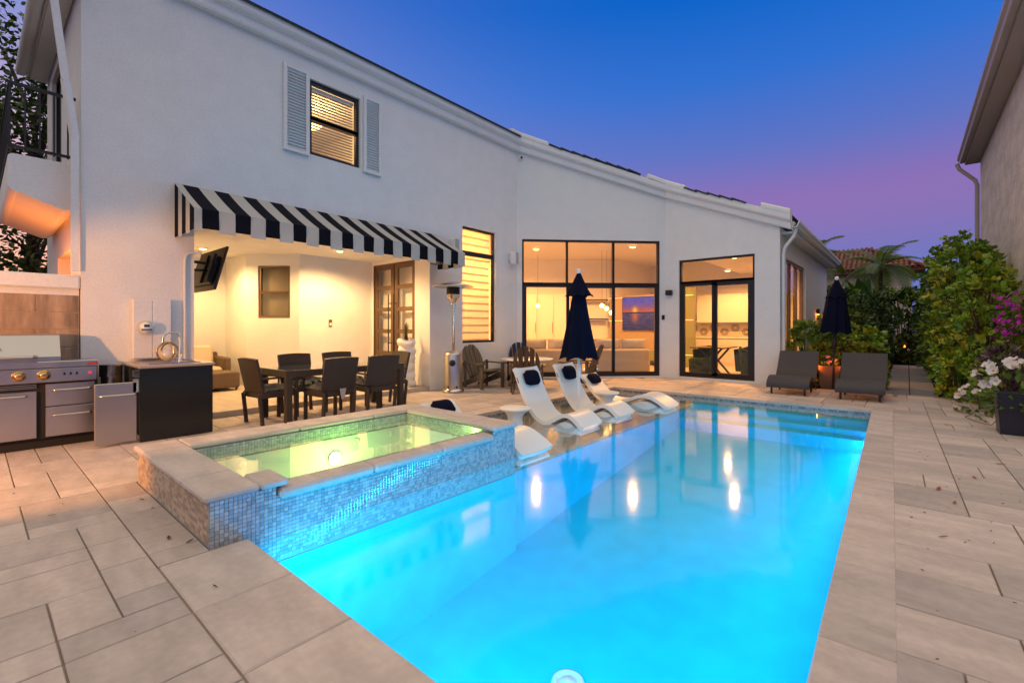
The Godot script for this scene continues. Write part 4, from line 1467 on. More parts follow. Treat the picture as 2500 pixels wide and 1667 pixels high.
# ---------- left side of the house, neighbours ----------
func make_left_side() -> void:
	# side wall that runs back from the left corner, with a lit opening under the balcony
	var fe := frame_at(Vector3(-11.3, 0, -0.86), Vector3(-7.73, 0, -0.86))
	var s := flat()
	wall(s, 0, 3.57, 0, 5.8, [[1.5, 0.1, 2.9, 2.35], [0.7, 3.4, 1.9, 5.3]], 0.2)
	part("wall", s, M["stucco"], house, fe)
	s = flat()
	box(s, Vector3(-9.0, 1.3, -1.45), Vector3(1.7, 2.6, 0.1))
	part("recess_wall", s, M["stucco"], house)
	window_bars("balcony_door", fe, 0.05, M["black_frame"], [[0.7, 3.4, 1.3, 5.3, 0.06, 0.07], [1.28, 3.4, 1.9, 5.3, 0.06, 0.072]], [[0.75, 3.45, 1.26, 5.25], [1.32, 3.45, 1.85, 5.25]], M["glass_tint"])
	# eave of that side with rounded gutter
	s = flat()
	box(s, Vector3(-9.2, 5.52, -0.75), Vector3(4.1, 0.06, 0.20))
	box(s, Vector3(-9.2, 5.64, -0.645), Vector3(4.1, 0.24, 0.03))
	part("eave", s, M["trim_white"], house)
	s = flat()
	tube(s, [Vector3(-11.25, 5.58, -0.55), Vector3(-7.2, 5.58, -0.55)], 0.075, 14)
	part("gutter", s, M["trim_white"], house)
	s = flat()
	var dp := [Vector3(-7.50, 5.6, -0.58), Vector3(-7.50, 5.45, -0.59), Vector3(-7.50, 4.2, -0.72), Vector3(-7.51, 3.55, -0.80), Vector3(-7.51, 1.98, -0.80)]
	for k in 4:
		var d: Vector3 = dp[k + 1] - dp[k]
		box(s, (dp[k] + dp[k + 1]) / 2, Vector3(0.075, d.length() + 0.02, 0.065), Basis(Quaternion(Vector3.UP, d.normalized())))
	part("downspout", s, M["trim_white"], house)
	# balcony: rounded slab and iron rail
	var bal := thing("balcony", "rounded white stucco balcony with dark iron railing on the left house corner", "balcony", Vector3(-9.1, 2.7, -0.55))
	s = flat()
	var poly := []
	for c in [[-0.18, 0.14, PI, 1.5 * PI, 0.16], [0.20, 0.2, 1.5 * PI, TAU, 0.08], [0.23, 0.50, 0.0, PI / 2, 0.05], [-0.27, 0.50, PI / 2, PI, 0.05]]:
		for i in 6:
			var t: float = lerpf(c[2], c[3], i / 5.0)
			poly.append(Vector2(c[0] + cos(t) * c[4], c[1] + sin(t) * c[4]))
	prism(s, poly, 2.7, Transform3D(Basis(Vector3(0, 0, 1), Vector3.UP, Vector3(-1, 0, 0)), Vector3(0, 0.04, 0)))
	part("slab", s, M["stucco"], bal)
	for y in [0.68, 1.40]:
		s = flat()
		box(s, Vector3(0, y, 0.26), Vector3(2.66, 0.035, 0.035))
		box(s, Vector3(1.32, y, -0.02), Vector3(0.035, 0.03, 0.54))
		part("rail", s, M["black_metal"], bal)
	for i in 20:
		s = flat()
		box(s, Vector3(-1.32 + i * 0.139, 1.02, 0.262), Vector3(0.016, 0.74, 0.016))
		part("baluster", s, M["black_metal"], bal)
	for i in 4:
		s = flat()
		box(s, Vector3(1.322, 1.02, 0.14 - i * 0.12), Vector3(0.016, 0.74, 0.016))
		part("baluster", s, M["black_metal"], bal)
	var un := thing("balcony_lamp", "small warm lamp under the balcony", "lamp", Vector3(-8.7, 1.75, -0.66))
	s = flat()
	lathe(s, [Vector2(0, -0.06), Vector2(0.05, -0.04), Vector2(0.06, 0.02), Vector2(0.0, 0.05)], 14)
	part("bulb", s, M["bulb_small"], un)
	s = flat()
	box(s, Vector3(0, 0.0, -0.115), Vector3(0.05, 0.10, 0.15))
	part("bracket", s, M["black_metal"], un)
	lamp(un, Vector3.ZERO, Color(1.0, 0.52, 0.18), 1.6, 0.05)
	# added spotlight outside the view, in place of a strobe, lights the grill corner
	var gs := thing("added_spotlight", "unseen spotlight on a post, added left of the view to light the grill corner", "lamp", Vector3(-4.9, 0, 2.3))
	s = flat()
	tube(s, [Vector3(0, 0, 0), Vector3(0, 1.5, 0)], 0.025, 8)
	part("post", s, M["black_metal"], gs)
	s = flat()
	var aim := (Vector3(-6.6, 0.35, -0.7) - Vector3(-4.9, 1.58, 2.3)).normalized()
	tube(s, [Vector3(0, 1.58, 0) - aim * 0.14, Vector3(0, 1.58, 0) + aim * 0.02], [0.05, 0.07], 14)
	part("housing", s, M["black_metal"], gs)
	s = flat()
	tube(s, [Vector3(0, 1.58, 0) + aim * 0.022, Vector3(0, 1.58, 0) + aim * 0.03], 0.06, 14)
	part("lens", s, M["bulb_spot"], gs)
	var sp := SpotLight3D.new()
	sp.name = "added_spot_beam"
	sp.light_color = Color(1.0, 0.66, 0.34)
	sp.light_energy = 17.0
	sp.light_size = 0.06
	sp.spot_angle = 38.0
	sp.spot_angle_attenuation = 0.35
	sp.spot_range = 30.0
	sp.shadow_enabled = true
	gs.add_child(sp)
	sp.look_at_from_position(gs.position + Vector3(0, 1.58, 0) + aim * 0.05, gs.position + Vector3(0, 1.58, 0) + aim * 3.0, Vector3.UP)

func make_neighbours() -> void:
	var nb := thing("neighbour_house", "beige stucco neighbour house wall with tan gutter at the right edge", "house")
	var s := flat()
	box(s, Vector3(3.6, 3.0, -13.85), Vector3(4.0, 6.1, 9.78))
	part("wall", s, M["stucco_beige"], nb)
	s = flat()
	box(s, Vector3(1.50, 6.10, -13.9), Vector3(0.40, 0.05, 10.2))
	box(s, Vector3(1.32, 6.22, -13.9), Vector3(0.05, 0.24, 10.2))
	part("soffit", s, M["trim_tan"], nb)
	s = flat()
	sweep(s, [Vector3(1.28, 6.14, -8.8), Vector3(1.28, 6.14, -19.0)], [Vector3(-1, 0, 0), Vector3(-1, 0, 0)], [Vector2(-0.01, 0), Vector2(0.09, 0), Vector2(0.11, 0.06), Vector2(0.15, 0.10), Vector2(0.15, 0.17), Vector2(0.13, 0.17), Vector2(-0.01, 0.15)])
	part("gutter", s, M["trim_tan"], nb)
	s = flat()
	prism(s, [Vector2(-0.4, 0), Vector2(2.4, 1.2), Vector2(2.4, 0.0)], 10.2, Transform3D(Basis(), Vector3(1.6, 6.33, -13.9)))
	part("roof", s, M["roof_dark"], nb)
	s = flat()
	tube(s, [Vector3(1.12, 6.12, -18.9), Vector3(1.18, 5.95, -18.9), Vector3(1.50, 5.55, -18.82), Vector3(1.54, 5.40, -18.82), Vector3(1.54, 0, -18.82)], 0.05, 8)
	part("downspout", s, M["trim_tan"], nb)
	# red tiled roof beyond the hedge
	var rh := thing("tiled_house", "distant house with red barrel tile roof behind the palms", "house", Vector3(-2.6, 0, -36.0))
	s = flat()
	box(s, Vector3(0, 2.3, 0), Vector3(5.6, 4.7, 5.0))
	part("wall", s, M["stucco_beige"], rh)
	s = flat()
	var e := [Vector3(-3.4, 4.55, 3.0), Vector3(3.4, 4.55, 3.0), Vector3(3.4, 4.55, -3.0), Vector3(-3.4, 4.55, -3.0)]
	var r0 := Vector3(-0.7, 6.15, 0)
	var r1 := Vector3(0.7, 6.15, 0)
	quad(s, e[0], e[1], r1, r0); quad(s, e[2], e[3], r0, r1)
	tri(s, e[1], e[2], r1); tri(s, e[3], e[0], r0)
	box(s, Vector3(0, 4.48, 0), Vector3(6.7, 0.13, 5.9))
	var rf := part("roof", s, M["terracotta"], rh)
	# barrel tile courses on the two slopes that show
	var spots := []
	s = flat()
	lathe(s, [Vector2(0.11, 0.0), Vector2(0.085, 0.42)], 8)
	var barrel := mesh_of(s)
	for i in 29:
		var x := -3.3 + i * 0.236
		for j in 9:
			var t := (j + 0.1) / 9.0
			if absf(x) > lerpf(3.4, 0.7, t): continue
			spots.append([Transform3D(Basis(Vector3.RIGHT, -PI / 2 + 0.49), Vector3(x, lerpf(4.57, 6.17, t), lerpf(3.0, 0, t))), Color(0.30, 0.11, 0.065) * rng.randf_range(0.75, 1.25)])
	for i in 26:
		var z := -2.95 + i * 0.236
		for j in 8:
			var t := (j + 0.1) / 8.0
			if absf(z) > lerpf(3.0, 0.0, t): continue
			spots.append([Transform3D(Basis(Vector3.UP, PI / 2) * Basis(Vector3.RIGHT, -PI / 2 + 0.53), Vector3(lerpf(3.4, 0.7, t), lerpf(4.57, 6.17, t), z)), Color(0.30, 0.11, 0.065) * rng.randf_range(0.75, 1.25)])
	var tm: StandardMaterial3D = M["terracotta"].duplicate()
	tm.albedo_color = Color.WHITE
	tm.vertex_color_use_as_albedo = true
	field("barrel_tiles", barrel, tm, rf, spots, [])

# ---------- outdoor kitchen ----------
func pull(parent: Node, a: Vector3, b: Vector3, out: Vector3, r := 0.010) -> void:
	var s := flat()
	tube(s, [a, a + out, a + out + (b - a) * 0.03], [r, r * 1.3, r * 1.5], 8)
	tube(s, [b, b + out, b + out - (b - a) * 0.03], [r, r * 1.3, r * 1.5], 8)
	tube(s, [a + out, b + out], r, 10)
	part("handle", s, M["steel_smooth"], parent)

func make_outdoor_kitchen() -> void:
	# wall behind the grill: white cap over wood-look tile boards
	var bw := thing("backsplash_wall", "white capped wall with wood look tiles behind the grill", "wall", Vector3(-7.60, 0, 0.3))
	var s := flat()
	box(s, Vector3(-0.08, 0.9, 0), Vector3(0.16, 1.8, 2.3))
	part("wall", s, M["stucco"], bw)
	s = flat()
	bev(s, Vector3(-0.06, 1.84, 0), Vector3(0.24, 0.17, 2.31), 0.02)
	part("cap", s, M["trim_white"], bw)
	for r in 4:
		var cuts := [-1.145, -0.40, 0.36, 1.13] if r % 2 == 0 else [-1.145, -0.78, -0.02, 0.74, 1.13]
		for c in cuts.size() - 1:
			s = flat()
			bev(s, Vector3(0.006, 0.97 + r * 0.205, (cuts[c] + cuts[c + 1]) / 2), Vector3(0.014, 0.202, cuts[c + 1] - cuts[c] - 0.003), 0.003)
			part("tile_board", s, M["wood_tile"], bw)
	# cabinet run
	var g := thing("grill_island", "stainless steel grill island with knobs, drawers and a half open hood edge", "grill", Vector3(-7.30, 0, 0.05))
	g.set_meta("label", "stainless steel grill island with closed hood, knobs and drawers against the wood look wall")
	s = flat()
	span(s, Vector3(-0.26, 0.10, -1.0), Vector3(0.20, 0.86, 1.2))
	part("carcass", s, M["dark_inside"], g)
	s = flat()
	span(s, Vector3(-0.26, 0.0, -1.0), Vector3(0.17, 0.10, 1.2))
	part("plinth", s, M["dark_inside"], g)
	s = flat()
	bev(s, Vector3(-0.02, 0.90, 0.11), Vector3(0.54, 0.075, 2.22), 0.01)
	part("worktop", s, M["steel"], g)
	s = flat()
	bev(s, Vector3(0.225, 0.785, 0.11), Vector3(0.05, 0.15, 2.20), 0.008)
	var panel := part("control_panel", s, M["steel"], g)
	for z in [-0.56, -0.375]:
		s = flat()
		lathe(s, [Vector2(0.055, 0.0), Vector2(0.05, 0.012), Vector2(0.034, 0.016), Vector2(0.034, 0.045), Vector2(0.028, 0.05), Vector2(0, 0.05)], 24, Vector3(0.25, 0.79, z), Basis(Vector3.FORWARD, PI / 2))
		part("knob", s, M["brass"], panel)
	for i in 3:
		s = flat()
		bev(s, Vector3(0.252, 0.795, -0.72 - i * 0.05), Vector3(0.008, 0.03, 0.018), 0.003)
		part("switch", s, M["black_metal"], panel)
	s = flat()
	bev(s, Vector3(0.252, 0.795, -0.93), Vector3(0.008, 0.02, 0.02), 0.003)
	part("indicator_light", s, M["led_red"], panel)
	s = flat()
	bev(s, Vector3(0.252, 0.90, -0.95), Vector3(0.006, 0.022, 0.085), 0.002)
	part("name_plate", s, M["red_paint"], g)
	# hood: quarter-round lid with long handle
	s = flat()
	var prof := [Vector2(-0.20, 0.94), Vector2(0.20, 0.94), Vector2(0.20, 0.985), Vector2(0.19, 1.0), Vector2(0.075, 1.215), Vector2(0.04, 1.235), Vector2(-0.20, 1.235)]
	prism(s, prof, 1.05, Transform3D(Basis(), Vector3(0, 0, -0.17)))
	var hood := part("hood", s, M["steel"], g)
	pull(hood, Vector3(0.20, 0.99, -0.50), Vector3(0.20, 0.99, 0.30), Vector3(0.06, 0, 0), 0.014)
	# end of the maker's name: only its last dark letters stand inside the picture
	var tx := TextMesh.new()
	tx.text = "II."
	tx.font_size = 16
	tx.pixel_size = 0.0022
	tx.depth = 0.004
	mi("lettering", tx, M["black_metal"], hood, Transform3D(Basis(Vector3.UP, PI / 2) * Basis(Vector3.RIGHT, -0.49), Vector3(0.157, 1.075, -0.25)))
	# doors and drawers below
	s = flat()
	bev(s, Vector3(0.215, 0.37, -0.20), Vector3(0.03, 0.50, 0.62), 0.006)
	var door := part("door", s, M["steel"], g)
	pull(door, Vector3(0.23, 0.58, -0.43), Vector3(0.23, 0.58, 0.05), Vector3(0.04, 0, 0))
	for i in 3:
		s = flat()
		bev(s, Vector3(0.212, 0.655 + i * 0.018, -0.20), Vector3(0.025, 0.010, 0.62), 0.003)
		part("vent_slat", s, M["steel"], g)
	for e in [[0.57, 0.245], [0.28, 0.32]]:
		s = flat()
		bev(s, Vector3(0.215, e[0], -0.775), Vector3(0.03, e[1], 0.40), 0.006)
		var dr := part("drawer", s, M["steel"], g)
		pull(dr, Vector3(0.23, e[0] + e[1] * 0.22, -0.93), Vector3(0.23, e[0] + e[1] * 0.22, -0.63), Vector3(0.04, 0, 0))
	# corner and sink peninsula with black end panel
	var p := thing("sink_peninsula", "black sided outdoor counter with sink and open steel fridge door", "counter", Vector3(-7.05, 0, -1.6))
	s = flat()
	span(s, Vector3(-0.47, 0.06, -0.35), Vector3(0.44, 0.835, 0.34))
	part("carcass", s, M["dark_inside"], p)
	s = flat()
	bev(s, Vector3(0.455, 0.42, 0.0), Vector3(0.02, 0.83, 0.725), 0.004)
	part("end_panel", s, M["dark_panel"], p)
	s = flat()
	bev(s, Vector3(-0.01, 0.852, -0.01), Vector3(0.97, 0.034, 0.76), 0.008)
	part("worktop", s, M["counter_stone"], p)
	s = flat()
	tube(s, [Vector3(-0.26, 0.72, 0.50), Vector3(-0.26, 0.86, 0.50)], 0.11, 20)
	tube(s, [Vector3(-0.22, 0.56, 0.50), Vector3(-0.22, 0.72, 0.50)], 0.10, 20)
	part("corner_post", s, M["steel_smooth"], p)
	s = flat()
	span(s, Vector3(0.05, 0.70, 0.341), Vector3(0.44, 0.83, 0.36))
	part("apron", s, M["steel_smooth"], p)
	s = flat()
	box(s, Vector3(0.40, 0.78, 0.385), Vector3(0.10, 0.075, 0.045))
	box(s, Vector3(0.425, 0.65, 0.39), Vector3(0.03, 0.15, 0.05))
	part("hinge", s, M["chrome"], p)
	s = flat()
	bev(s, Vector3(0.42, 0.36, 0.56), Vector3(0.04, 0.66, 0.36), 0.006)
	var fd := part("fridge_door", s, M["steel"], p)
	pull(fd, Vector3(0.44, 0.56, 0.70), Vector3(0.44, 0.56, 0.40), Vector3(0.04, 0, 0))
	s = flat()
	bars(s, -0.36, -0.26, 0.36, 0.26, 0.02, 0.012, 0.006)
	part("sink_rim", s, M["steel_smooth"], p, Transform3D(Basis(Vector3.RIGHT, -PI / 2), Vector3(-0.08, 0.874, -0.02)))
	# gooseneck tap
	var f := thing("gooseneck_tap", "steel gooseneck tap standing on the sink counter", "tap", Vector3(-7.0, 0.87, -1.72))
	s = flat()
	var pts := [Vector3(0, 0, 0), Vector3(0, 0.28, 0)]
	for i in 9:
		var t := PI * i / 8.0
		pts.append(Vector3(-0.02 + 0.0, 0.29 + 0.085 * sin(t), 0.085 - 0.085 * cos(t)))
	pts.append(Vector3(-0.02, 0.24, 0.172))
	tube(s, pts, 0.014, 10)
	part("spout", s, M["steel_smooth"], f)
	s = flat()
	lathe(s, [Vector2(0.03, 0), Vector2(0.03, 0.01), Vector2(0.02, 0.02), Vector2(0.02, 0.10), Vector2(0, 0.10)], 16)
	part("base", s, M["steel_smooth"], f)
	s = flat()
	tube(s, [Vector3(0, 0.07, 0.02), Vector3(0.02, 0.12, 0.08)], 0.006, 6)
	part("lever", s, M["steel_smooth"], f)
	# brass ring ornament with clear bowl beside the tap
	var o := thing("brass_ring_bowl", "brass ring holder with a clear round bowl behind the tap", "ornament", Vector3(-7.12, 0.875, -1.62))
	for e in [[0.0, 0.115], [1.2, 0.10]]:
		s = flat()
		var ring := []
		for i in 21:
			var t := TAU * i / 20.0
			ring.append(Vector3(cos(t) * cos(e[0]) * e[1], 0.125 + sin(t) * e[1], cos(t) * sin(e[0]) * e[1]))
		tube(s, ring, 0.012, 8)
		part("ring", s, M["brass"], o, Transform3D(Basis(Vector3.UP, PI / 2 + 0.1), Vector3.ZERO))
	s = flat()
	lathe(s, [Vector2(0.03, 0.0), Vector2(0.07, 0.03), Vector2(0.085, 0.08), Vector2(0.06, 0.14), Vector2(0.05, 0.15)], 20)
	part("bowl", s, M["frosted"], o)

# ---------- dining set under the awning, heater, wooden chairs ----------
func curved_back(w: float, y0: float, y1: float, z0: float, z1: float, bow: float) -> Array:
	var rows := []
	for r in 7:
		var t := r / 6.0
		var line := []
		for c in 7:
			var u := c / 6.0 * 2 - 1
			line.append(Vector3(u * w / 2 * (1.0 + 0.03 * t), lerpf(y0, y1, t) + 0.012 * (1 - u * u) * t, lerpf(z0, z1, t) - bow * (1 - u * u)))
		rows.append(line)
	return rows

func make_dining() -> void:
	var t := thing("patio_table", "long dark woven patio dining table with glass top under the awning", "table", Vector3(-6.72, 0, -3.68))
	var s := flat()
	for k in [-1, 1]:
		box(s, Vector3(k * 0.385, 0.675, 0), Vector3(0.085, 0.09, 1.90))
		box(s, Vector3(0, 0.675, k * 0.905), Vector3(0.685, 0.09, 0.085))
	part("apron", s, M["wicker_brown"], t)
	for a in [-1, 1]:
		for b in [-1, 1]:
			s = flat()
			bev(s, Vector3(a * 0.39, 0.315, b * 0.905), Vector3(0.085, 0.63, 0.085), 0.006)
			part("leg", s, M["wicker_brown"], t)
	s = flat()
	bev(s, Vector3(0, 0.725, 0), Vector3(0.86, 0.008, 1.90), 0.002)
	part("glass_top", s, M["glass"], t)
	# one chair, looking towards -z in its own axes; seat front at -z
	var c := thing("woven_chair", "woven patio chair at the near end of the table, closest to the steel grill", "chair", Vector3.ZERO, 0.0, "woven dining chairs")
	s = flat()
	bev(s, Vector3(0, 0.395, 0), Vector3(0.50, 0.075, 0.50), 0.01)
	part("seat", s, M["wicker_brown"], c)
	s = flat()
	skin(s, curved_back(0.50, 0.44, 0.88, 0.235, 0.33, -0.02), 0.035)
	part("backrest", s, M["wicker_brown"], c)
	for a in [-1, 1]:
		s = flat()
		bev(s, Vector3(a * 0.228, 0.18, -0.225), Vector3(0.042, 0.36, 0.042), 0.004)
		part("leg", s, M["wicker_brown"], c)
		s = flat()
		var b := Basis(Vector3.RIGHT, 0.10)
		bev(s, Vector3(a * 0.228, 0.20, 0.245), Vector3(0.042, 0.42, 0.042), 0.004, b)
		part("leg", s, M["wicker_brown"], c)
		s = flat()
		tube(s, [Vector3(a * 0.248, 0.40, -0.235), Vector3(a * 0.25, 0.56, -0.235), Vector3(a * 0.255, 0.605, -0.19), Vector3(a * 0.255, 0.625, 0.0), Vector3(a * 0.25, 0.62, 0.25)], 0.016, 6)
		part("armrest", s, M["wicker_brown"], c)
	s = flat()
	var rows := []
	for r in 9:
		var line := []
		for q in 9:
			var u := q / 8.0 * 2 - 1
			var v := r / 8.0 * 2 - 1
			line.append(Vector3(u * 0.235, 0.462 + 0.05 * sqrt(maxf(0.0, (1 - pow(absf(u), 5)) * (1 - pow(absf(v), 5)))), -v * 0.225 - 0.01))
		rows.append(line)
	skin(s, rows, 0.055)
	part("cushion", s, M["cushion_print"], c)
	s = flat()
	tube(s, [Vector3(-0.20, 0.46, 0.24), Vector3(-0.21, 0.40, 0.29), Vector3(-0.20, 0.33, 0.285)], 0.006, 5)
	part("cushion_tie", s, M["canvas_black"], c)
	c.position = Vector3(-6.74, 0, -2.72)
	c.rotation.y = 0.08
	copy_of(c, "woven_chair", "woven patio chair at the far end of the table beside the white planter", Vector3(-6.70, 0, -4.55), PI - 0.05)
	var f1 := copy_of(c, "woven_chair", "woven chair with its back to the spa, grey tag hanging from its seat", Vector3(-6.22, 0, -3.30), PI / 2 + 0.05)
	s = flat()
	prism(s, [Vector2(-0.05, 0.0), Vector2(0.05, 0.0), Vector2(0.02, -0.15), Vector2(-0.02, -0.15)], 0.004, Transform3D(Basis(), Vector3(0.04, 0.46, 0.275)))
	part("tag", s, M["grey_tag"], f1)
	copy_of(c, "woven_chair", "woven patio chair with its back to the spa, next to the far table end", Vector3(-6.22, 0, -4.00), PI / 2 - 0.03)
	copy_of(c, "woven_chair", "woven patio chair on the house side of the table, nearer the grill", Vector3(-7.02, 0, -3.32), -PI / 2 + 0.04)
	copy_of(c, "woven_chair", "woven patio chair on the house side of the table, nearer the entry doors", Vector3(-7.02, 0, -4.02), -PI / 2)

func make_patio_things() -> void:
	make_awning()
	# television on a swing arm in the covered patio
	var tv := thing("patio_television", "black television seen from behind on a wall arm in the covered patio", "television", Vector3(-8.33, 2.19, -2.40))
	var tilt := Basis(Vector3.RIGHT, -0.26)
	var s := flat()
	bev(s, Vector3(0, 0, -0.02), Vector3(1.18, 0.68, 0.035), 0.008, tilt)
	part("screen_panel", s, M["black_metal"], tv)
	s = flat()
	bev(s, tilt * Vector3(0, -0.03, 0.02), Vector3(0.95, 0.44, 0.05), 0.02, tilt)
	part("back_cover", s, M["black_metal"], tv)
	s = flat()
	box(s, tilt * Vector3(0.1, 0, 0.06), Vector3(0.05, 0.44, 0.03), tilt)
	box(s, tilt * Vector3(0.4, 0, 0.06), Vector3(0.05, 0.44, 0.03), tilt)
	tube(s, [Vector3(0.25, -0.02, 0.08), Vector3(0.38, -0.04, 0.22), Vector3(0.25, -0.04, 0.37)], 0.022, 8)
	tube(s, [Vector3(0.25, 0.08, 0.08), Vector3(0.36, 0.08, 0.22), Vector3(0.25, 0.08, 0.37)], 0.022, 8)
	box(s, Vector3(0.25, 0, 0.372), Vector3(0.2, 0.4, 0.02))
	part("swing_arm", s, M["black_metal"], tv)
	# woven loveseat with ottoman
	var ls := thing("wicker_loveseat", "tan wicker loveseat with cream cushions in the covered patio corner", "sofa", Vector3(-11.0, 0.085, -2.75), PI / 2)
	s = flat()
	bev(s, Vector3(0, 0.16, 0), Vector3(1.45, 0.26, 0.72), 0.02)
	part("base", s, M["wicker_tan"], ls)
	s = flat()
	bev(s, Vector3(0, 0.45, -0.36), Vector3(1.45, 0.5, 0.10), 0.03, Basis(Vector3.RIGHT, -0.12))
	part("back", s, M["wicker_tan"], ls)
	for k in [-1, 1]:
		s = flat()
		bev(s, Vector3(k * 0.69, 0.36, 0.0), Vector3(0.13, 0.50, 0.74), 0.03)
		part("arm", s, M["wicker_tan"], ls)
		s = flat()
		bev(s, Vector3(k * 0.31, 0.35, 0.02), Vector3(0.60, 0.13, 0.64), 0.04)
		part("seat_cushion", s, M["cushion_cream"], ls)
		s = flat()
		bev(s, Vector3(k * 0.31, 0.62, -0.25), Vector3(0.58, 0.46, 0.16), 0.06, Basis(Vector3.RIGHT, -0.2))
		part("back_cushion", s, M["cushion_cream"], ls)
	var ot := thing("wicker_ottoman", "low tan wicker ottoman in front of the loveseat", "ottoman", Vector3(-10.22, 0.085, -3.02))
	s = flat()
	bev(s, Vector3(0, 0.21, 0), Vector3(0.62, 0.30, 0.80), 0.02)
	part("body", s, M["wicker_tan"], ot)
	for a in [-1, 1]:
		for b in [-1, 1]:
			s = flat()
			tube(s, [Vector3(a * 0.26, 0.0, b * 0.34), Vector3(a * 0.27, 0.07, b * 0.36)], [0.02, 0.03], 8)
			part("foot", s, M["wicker_tan"], ot)
	# white wavy planter with grass
	var pl := thing("wavy_planter", "tall white planter of stacked wavy folds with grass by the entry doors", "planter", Vector3(-7.86, 0.085, -5.84))
	s = flat()
	var rows := []
	for r in 61:
		var t := r / 60.0
		var line := []
		for q in 33:
			var a := TAU * q / 32.0
			var ph := t * 6.0 + 0.10 * sin(a * 2.0 + floorf(t * 6.0) * 1.7)
			var w := pow(absf(sin(ph * PI)), 0.6)
			var rad := 0.145 + 0.045 * w + 0.02 * sin(a + t * 9.0) * w
			line.append(Vector3(cos(a) * rad, t * (0.98 + 0.02 * sin(a * 3.0)), -sin(a) * rad))
		rows.append(line)
	skin(s, rows, 0.012)
	part("pot", s, M["white_gloss"], pl)
	var blades := []
	for k in 90:
		var a := rng.randf() * TAU
		var lean := rng.randf_range(0.03, 0.30)
		var b := Basis(Vector3.UP, a) * Basis(Vector3.RIGHT, lean)
		var q := b.scaled(Vector3(1, 1, 1))
		blades.append([Transform3D(q * Basis().scaled(Vector3(1, rng.randf_range(0.6, 1.1), 1)), Vector3(cos(a) * 0.05, 0.90, sin(a) * 0.05)), Color(0.13, 0.12, 0.03) * rng.randf_range(0.6, 1.4)])
	s = flat()
	quad(s, Vector3(-0.007, 0, 0), Vector3(0.007, 0, 0), Vector3(0.005, 0.28, 0.02), Vector3(-0.005, 0.28, 0.02))
	tri(s, Vector3(-0.005, 0.28, 0.02), Vector3(0.005, 0.28, 0.02), Vector3(0, 0.46, 0.06))
	field("grass_blades", mesh_of(s), M["leaf"], pl, blades, [])
	# patio heater
	var h := thing("patio_heater", "tall stainless patio heater with round reflector by the house wall", "heater", Vector3(-6.98, 0, -6.34))
	s = flat()
	lathe(s, [Vector2(0, 0), Vector2(0.215, 0.0), Vector2(0.225, 0.03), Vector2(0.21, 0.06), Vector2(0.195, 0.075)], 32)
	part("base", s, M["steel_smooth"], h)
	s = flat()
	lathe(s, [Vector2(0.19, 0.07), Vector2(0.19, 0.76), Vector2(0.175, 0.80), Vector2(0.10, 0.83), Vector2(0.04, 0.84)], 32)
	part("tank_cover", s, M["steel"], h)
	s = flat()
	lathe(s, [Vector2(0.035, 0.83), Vector2(0.035, 1.72), Vector2(0.055, 1.76), Vector2(0.055, 1.80), Vector2(0.03, 1.81)], 16)
	part("pole", s, M["steel_smooth"], h)
	s = flat()
	lathe(s, [Vector2(0.10, 1.86), Vector2(0.135, 1.92), Vector2(0.135, 1.96), Vector2(0.145, 1.97)], 24)
	lathe(s, [Vector2(0.05, 1.80), Vector2(0.10, 1.86)], 24)
	part("burner_head", s, M["steel_smooth"], h)
	s = flat()
	lathe(s, [Vector2(0.135, 1.96), Vector2(0.13, 2.12), Vector2(0.0, 2.125)], 24)
	part("mesh_screen", s, M["dark_inside"], h)
	s = flat()
	lathe(s, [Vector2(0.41, 2.125), Vector2(0.412, 2.135), Vector2(0.36, 2.16), Vector2(0.20, 2.20), Vector2(0.10, 2.225), Vector2(0, 2.23)], 36)
	lathe(s, [Vector2(0, 2.20), Vector2(0.2, 2.185), Vector2(0.36, 2.145), Vector2(0.41, 2.125)], 36)
	part("reflector", s, M["steel_smooth"], h)
	s = flat()
	lathe(s, [Vector2(0, 0.012), Vector2(0.05, 0.012), Vector2(0.055, 0.004), Vector2(0.065, 0.0)], 20, Vector3.ZERO, Basis(Vector3.RIGHT, PI / 2))
	part("dial", s, M["black_metal"], h, Transform3D(Basis(Vector3.UP, 0.75), Vector3(0.13, 0.60, 0.14)))
	for a in [0.3, 1.2]:
		s = flat()
		lathe(s, [Vector2(0, 0.006), Vector2(0.018, 0.006), Vector2(0.02, 0.0)], 12, Vector3.ZERO, Basis(Vector3.RIGHT, PI / 2))
		part("vent_hole", s, M["dark_inside"], h, Transform3D(Basis(Vector3.UP, a), Vector3(sin(a) * 0.19, 0.12, cos(a) * 0.19)))
	# round table and four fan-back chairs
	var rt := thing("round_table", "round white topped patio table between the fan back chairs", "table", Vector3(-6.52, 0, -8.15))
	s = flat()
	lathe(s, [Vector2(0, 0.575), Vector2(0.58, 0.575), Vector2(0.60, 0.585), Vector2(0.60, 0.60), Vector2(0.585, 0.61), Vector2(0, 0.61)], 40)
	part("top", s, M["white_gloss"], rt)
	for k in 4:
		var a := k * PI / 2 + 0.5
		s = flat()
		tube(s, [Vector3(cos(a) * 0.42, 0, sin(a) * 0.42), Vector3(cos(a) * 0.12, 0.57, sin(a) * 0.12)], 0.025, 8)
		part("leg", s, M["lumber_brown"], rt)
	fan_chair(Vector3(-7.02, 0, -7.28), PI / 2 - 0.1, "lumber_grey", "weathered brown fan back chair beside the steel patio heater, facing the pool")
	fan_chair(Vector3(-5.92, 0, -7.42), PI + 0.62, "lumber_brown", "brown fan back chair with its back to the pool, in front of the round table")
	fan_chair(Vector3(-7.02, 0, -8.62), 0.9, "lumber_navy", "navy fan back chair behind the round table by the window")
	fan_chair(Vector3(-5.62, 0, -8.92), -PI / 2 + 0.25, "lumber_brown", "brown fan back chair partly hidden behind the closed navy umbrella")

